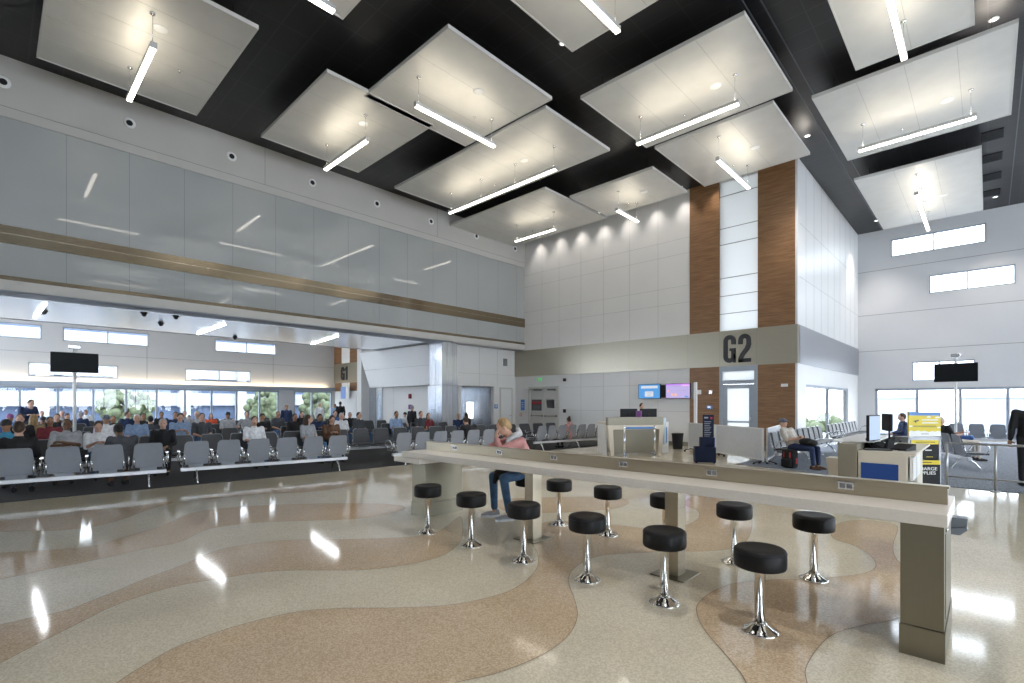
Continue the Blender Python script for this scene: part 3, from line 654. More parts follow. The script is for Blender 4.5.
# soffit devices
STRIP = emit_mat('soffit strip', (.93, .96, 1), 30)
for i, (px, py, t) in enumerate(((44, 311, 'd'), (144, 313, 's'), (176, 316, 's'), (161, 323, 'd'), (235, 337, 'd'))):
    x, y = on_z(px, py, 4.28)
    w = MB(); w.lathe([(.09, 0), (.09, -.02), (.062, -.035), (.06, -.07), (.035, -.10), (.01, -.11)], (x, y, 4.285), 18)
    w.build('ceiling_camera', M['black'], label=['black dome camera on the far left of the pale soffit', 'first black dome camera at the front edge of the soffit', 'second black dome camera at the front edge of the soffit', 'black dome camera just behind the pair at the soffit edge', 'small dark dome camera on the far edge of the soffit'][i], cat='camera', group='dome cameras under the soffit')
for i, (xa, ya, xb, yb) in enumerate(((35, 318, 48, 300), (198, 334, 232, 322), (312, 344, 345, 334))):
    a = on_z(xa, ya, 4.27); b = on_z(xb, yb, 4.27); a = Vector(a); b = Vector(b)
    d = (b-a); n = Vector((-d.y, d.x)).normalized()*.035; b = a+d*.8
    w = MB(); w.add([(*(a-n), 4.262), (*(b-n), 4.262), (*(b+n), 4.262), (*(a+n), 4.262), (*(a-n), 4.286), (*(b-n), 4.286), (*(b+n), 4.286), (*(a+n), 4.286)], [(0, 3, 2, 1), (4, 5, 6, 7), (0, 1, 5, 4), (1, 2, 6, 5), (2, 3, 7, 6), (3, 0, 4, 7)])
    w.build('ceiling_strip_light', STRIP, label=['recessed strip light in the soffit at the far left', 'recessed strip light in the middle of the soffit', 'recessed strip light in the soffit near the leaning white panel'][i], cat='light', group='strip lights in the soffit')
# cove light over the far-left windows
o = MB(); o.box(XW+.05, XW+.30, -7, 17, 2.66, 2.70, 0); ST(o.build('trim_12', emit_mat('cove strip', (1, .80, .52), 7), label='warm cove strip above the far left windows'))

# ---------------------------------------------------------------- counter
CT = empty('charging_counter', (-3.2, 4.58, 0), label='long pale counter with a steel socket rail and stools along both sides', cat='counter')
t = MB(); t.rbox(-2.97, 3.02, -.45, .45, .865, .948, .006); t.build('worktop', M['solid'], CT)
t = MB(); t.rbox(-3.17, -2.54, -.45, .45, .79, .864, .006); t.build('lower_shelf', M['solid'], CT, label='lower slab under the left end of the counter')
r = MB(); r.box(-2.94, 3.0, -.03, .03, .948, 1.06, 0); r.rbox(-2.95, 3.01, -.045, .045, 1.06, 1.075, .003); r.build('socket_rail', M['rail'], CT)
def sock(x):
    q = MB(); q.box(x-.05, x+.05, -.036, -.03, .985, 1.04, 0); q.box(x-.04, x-.005, -.038, -.036, .995, 1.03, 1); q.box(x+.005, x+.04, -.038, -.036, .995, 1.03, 1)
    q.box(x-.055, x+.055, -.055, -.03, 1.036, 1.046, 0)
    return q.build('power_outlet', [M['alu'], M['vent']], CT)
for px, py in ((455, 447), (499.5, 452.5), (554, 458.5), (623.5, 465), (712, 474), (846, 486.5)):
    d = ray(px, py); tt = 4.55/d[1]; sock(d[0]*tt+3.2)
def pedestal(x0, x1, y0, y1, lab=None):
    q = MB(); q.box(x0, x1, y0, y1, .2, .865 if x0 > 0 else .79, 0); q.box(x0-.006, x1+.006, y0-.006, y1+.006, 0, .195, 0)
    q.box(x1, x1+.004, (y0+y1)/2-.3, (y0+y1)/2+.3, .25, .8, 0) if x0 > 0 else None
    q.build('pedestal', M['ped'], CT)
pedestal(2.78, 3.0, -.42, .40); pedestal(-2.98, -2.66, -.26, .44)
q = MB(); q.tube([(3.0, -.25, .82), (3.012, -.25, .82)], .018, 12); q.build('pedestal_lock', M['chrome'], CT)
for x in (-.80, 1.02):
    q = MB(); q.box(x-.065, x+.065, -.1, .06, .012, .865); q.build('centre_post', M['rail'], CT)
    q = MB(); q.rbox(x-.17, x+.17, -.2, .16, 0, .012, .003); q.build('base_plate', M['ped'], CT)
# grey folded piece mounted at the far corner of the counter
q = MB()
q.prism([(0, 0), (.10, .02), (.105, .075), (.02, .075)], .0, .12, 'y'); q.prism([(.0, -.055), (.06, -.055), (.105, -.01), (.10, .01), (0, -.01)], .0, .12, 'y')
q.build('corner_bracket', pmat('slate plastic', (.20, .23, .28), .5, noise=.1), CT).location = (2.985, .5, .70)

# ---------------------------------------------------------------- stools
def make_stool():
    o = empty('counter_stool', (0, 0, 0))
    MB().lathe([(.10, .465), (.155, .465), (.167, .470), (.173, .484), (.174, .52), (.173, .582), (.168, .598), (.155, .607), (.14, .609), (.10, .607), (.04, .605)], (0, 0, 0), 40).build('seat_cushion', M['vinyl'], o)
    MB().lathe([(.1735, .590), (.175, .594), (.1735, .598)], (0, 0, -.012), 40).build('piping', M['vinyl'], o)
    MB().lathe([(.037, .05), (.037, .43), (.06, .445), (.10, .455), (.10, .465)], (0, 0, 0), 24).build('post', M['chrome'], o)
    MB().lathe([(.122, 0), (.122, .008), (.115, .014), (.104, .018), (.075, .036), (.05, .055), (.043, .060), (.043, .07), (.037, .072)], (0, 0, 0), 36).build('base', M['chrome'], o)
    return o
st0 = make_stool()
front = [-5.15, -4.32, -3.5, -2.70, -1.93, -1.19]; back = [-4.78, -4.20, -3.43, -2.66, -1.90, -1.18]
names_f = ['black stool at the left end of the near side, by the wide pedestal', 'second black stool from the left on the near side', 'third black stool on the near side, in front of the first centre post', 'fourth black stool on the near side', 'fifth black stool on the near side, in front of the second centre post', 'nearest and largest black stool, right end of the near side']
names_b = ['black stool on the far side, the seated woman is on it', 'black stool on the far side just right of the first centre post', 'third black stool on the far side of the counter', 'black stool on the far side half hidden by the second centre post', 'black stool on the far side behind the nearest stool', 'black stool at the right end of the far side']
first = True
for xs, y, ns in ((front, 3.84, names_f), (back, 5.32, names_b)):
    for x, n in zip(xs, ns):
        o = st0 if first else copy_tree(st0); first = False
        o.location = (x, y, 0); o.rotation_euler.z = random.random()*6
        tag(o, n, 'stool', 'black round stools along the counter')

# ---------------------------------------------------------------- beam seating
def curve_arm(x):
    return [(x, .02, .40), (x, .0, .52), (x, -.06, .60), (x, -.14, .635), (x, -.30, .63), (x, -.37, .60), (x, -.39, .54), (x, -.36, .47), (x, -.28, .40)]
def seat_meshes(wd):
    h = wd/2
    # backrest shell: trapezoid with rounded shoulders, leaning back
    def outline(hb, ht, z0, z1, n=5):
        r = .05; pts = [(-hb, z0), (hb, z0), (ht+.012, z1-r)]
        pts += [(ht-r+r*math.cos(a), z1-r+r*math.sin(a)) for a in [PI/2*i/n for i in range(1, n+1)]]
        pts += [(-ht+r-r*math.sin(a), z1-r+r*math.cos(a)) for a in [PI/2*i/n for i in range(0, n+1)]]
        return pts
    def lean(mb, pts, d0, d1):
        n = len(pts); vs = []
        for d in (d0, d1):
            for a, z in pts: vs.append((a, d+.05+.22*(z-.42)+.25*(z-.62)**2, z))
        mb.add(vs, [tuple(range(n)), tuple(reversed(range(n, 2*n)))]+[(i, i+n, (i+1) % n+n, (i+1) % n) for i in range(n)])
    sh = MB(); lean(sh, outline(h, h-.05, .395, .86), .0, .018)
    pd = MB(); lean(pd, outline(h-.015, h-.065, .44, .845), -.028, .0)
    se = MB(); se.rbox(-h, h, -.40, .05, .375, .39, .005); se.box(-h*.5, h*.5, -.1, .02, .31, .376)
    sp = MB(); sp.rbox(-h+.01, h-.01, -.41, .03, .39, .425, .014)
    ar = MB(); ar.tube(curve_arm(0), .012, 8); ar.box(-.025, .025, -.34, -.12, .635, .655); ar.tube([(0, .03, .36), (0, .08, .5), (0, .115, .62)], .012, 6)
    brk = MB(); brk.tube([(0, .04, .36), (0, .09, .46), (0, .12, .58)], .013, 6)
    lg = MB(); lg.tube([(0, -.02, .28), (0, .06, .23), (0, .14, .17), (0, .20, .06), (0, .23, .02)], [.022, .02, .018, .016, .015], 8); lg.tube([(0, -.02, .28), (0, -.12, .24), (0, -.23, .16), (0, -.31, .05), (0, -.34, .02)], [.022, .02, .018, .016, .015], 8)
    lg.lathe([(.022, .012), (.022, .03)], (0, .23, 0), 10); lg.lathe([(.022, .012), (.022, .03)], (0, -.34, 0), 10)
    R = {}
    for n, m_, mm in (('backrest', sh, 'shell'), ('back_pad', pd, 'pad'), ('seat_shell', se, 'shell'), ('seat_pad', sp, 'pad'), ('armrest', ar, 'alu'), ('back_bracket', brk, 'alu'), ('leg', lg, 'alu')):
        me = m_.mesh(n); me.materials.append(M[mm]); R[n] = me
    return R
SM = {}
def bench(x, y, face, n, pitch, label, group, detail=2, missing=()):
    """row of n seats centred at x,y, front towards angle face (degrees)"""
    key = round(pitch*.86, 3)
    if key not in SM: SM[key] = seat_meshes(key)
    R = SM[key]; o = empty('seat_row', (x, y, 0.012), math.radians(face)+PI/2, label=label, cat='bench', group=group)
    L = n*pitch
    def ch(nm, loc, par=o):
        c = bpy.data.objects.new(nm, R[nm]); COL.objects.link(c); c.parent = par; c.location = loc; return c
    bm_ = MB(); bm_.rbox(-L/2+.02, L/2-.02, -.07, .03, .245, .315, .01); bm_.build('beam', M['beam'], o)
    for k in range(n):
        c = -L/2+pitch*(k+.5)
        b = ch('backrest', (c, 0, 0)); ch('back_pad', (0, 0, 0), b)
        s = ch('seat_shell', (c, 0, 0)); ch('seat_pad', (0, 0, 0), s)
        if detail > 1:
            for sx in (-1, 1): ch('back_bracket', (sx*(key/2-.035), .022, 0), b)
    for k in range(n+1):
        if detail > 1 or k in (0, n): ch('armrest', (-L/2+pitch*k, 0, 0))
    nl = max(2, round(n/2.5))
    for k in range(nl): ch('leg', (-L/2+pitch*.5+(L-pitch)*k/(nl-1), 0, 0))
    return o
G_A = 'grey shelled benches facing away along the carpet edge'
def bench_line(pA, pB, n, face, label, group, detail=2):
    a = Vector(pA); b = Vector(pB); pitch = (b-a).length/(n-1); m = (a+b)/2
    return bench(m.x, m.y, face, n, pitch, label, group, detail)
# row at the carpet edge, backs to the viewer
dv = Vector((-.078, -.61))
bench_line((-12.24, -.31), (-11.92, 2.14), 5, 172.5, 'nearest grey bench facing away, at the left edge', G_A)
bench_line((-11.82, 2.93), (-11.45, 5.80), 6, 172.5, 'six seat grey bench facing away, middle of the carpet edge row', G_A)
bench_line((-11.22, 7.52), (-10.87, 10.26), 6, 172.5, 'grey bench facing away just behind the left end of the counter', G_A)
bench_line((-11.15, 13.03), (-10.70, 16.5), 8, 172.5, 'grey bench facing away between the seated woman and the gate podium', G_A)
G_B = 'dark benches facing the concourse'
bench_line((-12.70, 13.3), (-12.42, 15.35), 4, -7.5, 'dark bench facing out in front of the double door', G_B)
for (xa, ya, xb, yb, n, lab) in ((-14.6, -.6, -14.2, 2.6, 6, 'dark bench behind the nearest grey bench, left edge'), (-14.1, 3.2, -13.75, 6.4, 6, 'dark bench facing out behind the six seat grey bench'), (-13.7, 7.1, -13.3, 10.3, 6, 'dark bench facing out in the gap between grey benches'), (-13.2, 10.9, -12.95, 12.7, 4, 'dark bench facing out next to the steel column')):
    bench_line((xa, ya), (xb, yb), n, -7.5, lab, G_B, 1)
for i, (xo, ys, nb) in enumerate(((-17.9, -2.5, 5), (-21.5, -2.5, 5), (-25.2, -2.5, 5), (-28.9, 0, 4))):
    for k in range(nb):
        y = ys+k*3.55
        bench(xo+.13*(y), y, -7.5, 5, .62, 'dark bench %s among the rows towards the far windows' % ['in the second row back', 'in the third row back', 'in the fourth row back', 'in the last row'][i], 'dark benches in %s of the far hold room' % ['the second row', 'the third row', 'the fourth row', 'the last row'][i], 1)
# row along the side wall and by the far windows
bench(-4.05, 17.1, 0, 9, .62, 'pale grey bench along the side wall with the seated man in a cap', 'benches along the side wall', 1)
bench(-4.05, 23.6, 0, 9, .62, 'pale grey bench along the side window farther down', 'benches along the side wall', 1)
bench(.55, 25.5, 90, 6, .57, 'dark backed bench facing the far windows behind the railing', 'benches by the far windows')
bench(-1.0, 18.0, 22, 6, .6, 'bench seen end-on with the reclining traveller', 'benches by the far windows', 1)

# ---------------------------------------------------------------- people
def V(*a): return Vector(a)
def head_parts(mb, H, f, u, neck0, skin=True):
    """head on a neck; f forward, u up"""
    s = u.cross(f).normalized(); Bm = Matrix((f, s, u)).transposed()
    mb.ell(H+u*.01, (.095, .074, .115), Bm); mb.ell(H+f*.025-u*.055, (.062, .055, .055), Bm)
    mb.cap(H+f*.088+u*.012, .010, H+f*.108-u*.022, .015)            # nose
    mb.cap(H+f*.083-u*.052+s*.018, .009, H+f*.083-u*.052-s*.018, .009)  # lips
    for q in (-1, 1):
        mb.ell(H+s*q*.076-f*.005-u*.005, (.02, .01, .032), Bm)
        mb.cap(H+f*.078+s*q*.03+u*.035, .009, H+f*.082+s*q*.012+u*.033, .008)
    mb.cap(neck0, .062, H-u*.06-f*.01, .052)
def hand(mb, W, d, up, side, curl=.5, s=1.):
    """palm and five fingers; W wrist, d along the hand, up back of hand, side +1/-1 thumb side"""
    d = d.normalized(); a = up.cross(d).normalized(); n = d.cross(a).normalized(); a = a*side
    c = W+d*.045*s
    Bm = Matrix((d, a, n)).transposed(); mb.ell(c, (.052*s, .04*s, .017*s), Bm, nu=12, nv=8)
    mb.cap(W, .024*s, W+d*.03*s, .024*s)
    for i, (off, ln) in enumerate(((-.030, .062), (-.010, .075), (.010, .082), (.029, .074))):
        p = c+d*.04*s+a*off*s; q = p+(d*math.cos(curl)-n*math.sin(curl))*ln*.5*s; r = q+(d*math.cos(curl*2)-n*math.sin(curl*2))*ln*.5*s
        mb.cap(p, .0098*s, q, .009*s); mb.cap(q, .009*s, r, .0075*s)
    p = W+d*.02*s+a*.03*s; q = p+(d*.6+a*.7-n*.3).normalized()*.038*s; r = q+(d*.9+a*.1-n*.4).normalized()*.03*s
    mb.cap(p, .013*s, q, .011*s); mb.cap(q, .011*s, r, .009*s)
def remesh(mb, name, vox, it=3):
    me = mb.mesh(name); o = bpy.data.objects.new('tmp', me); COL.objects.link(o)
    r = o.modifiers.new('r', 'REMESH'); r.mode = 'VOXEL'; r.voxel_size = vox; r.use_smooth_shade = True
    if it: sm = o.modifiers.new('s', 'SMOOTH'); sm.iterations = it; sm.factor = .5
    dg = bpy.context.evaluated_depsgraph_get(); me2 = bpy.data.meshes.new_from_object(o.evaluated_get(dg)); me2.name = name
    bpy.data.objects.remove(o); bpy.data.meshes.remove(me); me2.materials.clear(); me2.materials.append(None)
    for p in me2.polygons: p.use_smooth = True
    return me2
def figure(J, vox=.012, hair='short', sleeves='long', hand_curl=.7):
    """J: joints (facing +X). returns dict part name -> mesh"""
    P = J; f = P['hf'].normalized(); u = P['hu'].normalized(); H = P['head']
    pel, chest, nk = P['pelvis'], P['chest'], P['neck']
    lat = Vector((0, 1, 0)); side = P.get('lat', lat)
    b = MB(); head_parts(b, H, f, u, nk)
    b.cap(pel, .12, (pel+chest)/2, .115); b.cap((pel+chest)/2, .115, chest, .125); b.cap(chest+side*.07, .10, chest-side*.07, .10); b.cap(chest, .11, nk, .06)
    sh = MB(); sh.cap(pel+side*.045, .135, (pel+chest)/2+side*.04, .13); sh.cap(pel-side*.045, .135, (pel+chest)/2-side*.04, .13)
    sh.cap((pel+chest)/2+side*.04, .13, chest+side*.06, .125); sh.cap((pel+chest)/2-side*.04, .13, chest-side*.06, .125); sh.cap(pel, .14, (pel+chest)/2, .137); sh.cap((pel+chest)/2, .137, chest, .143); sh.cap(chest+(nk-chest)*.2, .12, chest+(nk-chest)*.8, .075)
    tr = MB(); tr.cap(pel+side*.06, .13, pel-side*.06, .13)
    SO = []
    for q, k in ((1, 'l'), (-1, 'r')):
        S_, E_, W_ = P['sh'+k], P['el'+k], P['wr'+k]
        b.cap(S_, .052, E_, .041); b.cap(E_, .041, W_, .027); b.cap(chest+side*q*.08, .09, S_, .055)
        sh.cap(chest+side*q*.07+(S_-chest)*.1, .11, S_, .07); sh.cap(S_, .068, E_, .056)
        if sleeves == 'long': sh.cap(E_, .054, E_+(W_-E_)*.88, .041)
        else: pass
        hd = P.get('hd'+k, (W_-E_)); hand(b, W_, hd, P.get('hn'+k, Vector((0, 0, 1))), -q, hand_curl)
        hp, kn, an = P['hip'+k], P['kn'+k], P['an'+k]
        b.cap(hp, .08, kn, .052); b.cap(kn, .05, an, .034)
        tr.cap(hp, .098, kn, .068); tr.cap(kn, .066, an+Vector((0, 0, .03)), .05); tr.cap(pel+side*q*.06, .12, hp, .098)
        t = P.get('ft'+k, Vector((1, 0, 0))); b.cap(an, .034, an-Vector((0, 0, .05)), .03)
        base = Vector((an.x, an.y, max(an.z-.065, .035)))
        so = MB(); SO.append(so)
        so.cap(base-t*.05, .036, base+t*.08, .040); so.cap(base+t*.08, .040, base+t*.17-Vector((0, 0, .008)), .028); so.cap(base-t*.04+Vector((0, 0, .03)), .040, base, .04)
    hr = MB(); s = u.cross(f).normalized(); Bm = Matrix((f, s, u)).transposed()
    if hair in ('short', 'long', 'bun'):
        hr.ell(H-f*.022+u*.03, (.094, .083, .108), Bm); hr.cap(H-f*.06-u*.02, .06, H-f*.055+u*.03, .07)
        if hair == 'long':
            hr.cap(H-f*.06, .075, H-f*.075-u*.16, .06); hr.cap(H-f*.03+s*.06, .035, H-f*.02+s*.07-u*.14, .03); hr.cap(H-f*.03-s*.06, .035, H-f*.02-s*.07-u*.14, .03)
        if hair == 'bun': hr.ell(H-f*.07+u*.13, (.045, .045, .045), Bm)
    elif hair == 'cap':
        hr.ell(H-f*.005+u*.045, (.106, .086, .085), Bm); hr.cap(H+f*.09+u*.045+s*.03, .012, H+f*.16+u*.03+s*.02, .009); hr.cap(H+f*.09+u*.045-s*.03, .012, H+f*.16+u*.03-s*.02, .009); hr.cap(H+f*.1+u*.045, .014, H+f*.17+u*.03, .009)
    ey = MB()
    for q in (-1, 1): ey.ell(H+f*.085+s*q*.03+u*.018, (.009, .011, .008), Bm, nu=8, nv=6)
    R = dict(body=remesh(b, 'body', vox, 2), shirt=remesh(sh, 'shirt', vox*1.2, 4), trousers=remesh(tr, 'trousers', vox*1.2, 4), shoe_l=remesh(SO[0], 'shoe', vox*.8, 2), shoe_r=remesh(SO[1], 'shoe', vox*.8, 2), hair=remesh(hr, 'hair', vox*.8, 1))
    e = ey.mesh('eyes'); e.materials.append(M['eye']); R['eyes'] = e
    return R
def sit_pose(lean=0., headdown=0., arms='lap', knee=.46, hipz=.53, turn=0.):
    cl = lean
    pel = V(0, 0, hipz); ch = V(-.04+cl*.35, 0, hipz+.36-abs(cl)*.08); nk = V(-.03+cl*.55, 0, hipz+.52-abs(cl)*.15)
    f = V(math.cos(headdown), 0, -math.sin(headdown)); u = V(math.sin(headdown), 0, math.cos(headdown))
    f.rotate(Matrix.Rotation(turn, 3, 'Z')); u.rotate(Matrix.Rotation(turn, 3, 'Z'))
    H = nk+V(.02+cl*.1, 0, .135)+f*.01
    J = dict(pelvis=pel, chest=ch, neck=nk, head=H, hf=f, hu=u)
    for q, k in ((1, 'l'), (-1, 'r')):
        s = ch+V(.0, q*.185, .09)
        J['sh'+k] = s
        if arms == 'lap': J['el'+k] = s+V(.06, q*.05, -.27); J['wr'+k] = V(.26+cl*.2, q*.09, hipz+.12)
        elif arms == 'phone': J['el'+k] = s+V(.08, q*.03, -.27); J['wr'+k] = J['el'+k]+V(.17, -q*.13, .10)
        elif arms == 'cross': J['el'+k] = s+V(.12, q*.05, -.24); J['wr'+k] = V(.2, -q*.06, hipz+.24)+V(0, 0, .03*q)
        elif arms == 'wide': J['el'+k] = s+V(-.02, q*.14, -.24); J['wr'+k] = J['el'+k]+V(.2, q*.02, .02)
        elif arms == 'knees': J['el'+k] = s+V(.14, q*.04, -.22); J['wr'+k] = J['el'+k]+V(.16, -q*.08, -.05)
        J['hip'+k] = V(.06, q*.09, hipz-.01); J['kn'+k] = V(knee, q*.13, hipz-.02); J['an'+k] = V(knee+.03, q*.12, .10)
    return J
def stand_pose(lean=0., headdown=.15, arms='side', stride=0.):
    pel = V(0, 0, .93); ch = V(lean*.35, 0, 1.29-abs(lean)*.1); nk = V(lean*.5, 0, 1.45-abs(lean)*.16)
    f = V(math.cos(headdown), 0, -math.sin(headdown)); u = V(math.sin(headdown), 0, math.cos(headdown))
    J = dict(pelvis=pel, chest=ch, neck=nk, head=nk+V(.02, 0, .135), hf=f, hu=u)
    for q, k in ((1, 'l'), (-1, 'r')):
        s = ch+V(0, q*.19, .09); J['sh'+k] = s
        if arms == 'side': J['el'+k] = s+V(-.02, q*.06, -.29); J['wr'+k] = s+V(.05, q*.07, -.53)
        else: J['el'+k] = s+V(.04, q*.05, -.28); J['wr'+k] = s+V(.25, -q*.05, -.22)
        J['hip'+k] = V(0, q*.09, .90); J['kn'+k] = V(.03+q*stride*.5, q*.1, .50); J['an'+k] = V(q*stride, q*.11, .10)
    return J
PROTO = {}
def proto(key):
    if key in PROTO: return PROTO[key]
    pose, hair, sl = key
    J = dict(up=sit_pose(0, .15), phone=sit_pose(.12, .55, 'phone'), back=sit_pose(-.45, -.1, 'cross', .5), fwd=sit_pose(.75, .6, 'knees'), wide=sit_pose(-.15, .1, 'wide'),
             turn=sit_pose(.0, .1, 'lap', turn=.8), stand=stand_pose(), standwork=stand_pose(.1, .3, 'front'), bent=stand_pose(.9, .4, 'front', .1), walk=stand_pose(.08, .1, 'side', .2))[pose]
    PROTO[key] = figure(J, .013, hair, sl); return PROTO[key]
def person(x, y, face, pose, hair, top, legs, hairc, skin, label, group=None, sleeves='long', scale=1., z=.012, shoe='black', standing=None):
    R = proto((pose, hair, sleeves))
    e = empty('person', (x, y, z), math.radians(face), label=label, cat='person', group=group); e.scale = (scale,)*3
    for part, mat in (('body', M[skin]), ('shirt', CL[top]), ('trousers', CL[legs]), ('shoe_l', CL[shoe]), ('shoe_r', CL[shoe]), ('hair', CL[hairc]), ('eyes', None)):
        o = bpy.data.objects.new({'shoe_l': 'shoe', 'shoe_r': 'shoe', 'hair': 'cap' if hair == 'cap' else 'hair'}.get(part, part), R[part]); COL.objects.link(o); o.parent = e
        if part == 'hair' and hair != 'cap': pass
        if mat is not None: o.material_slots[0].link = 'OBJECT'; o.material_slots[0].material = mat
    return e
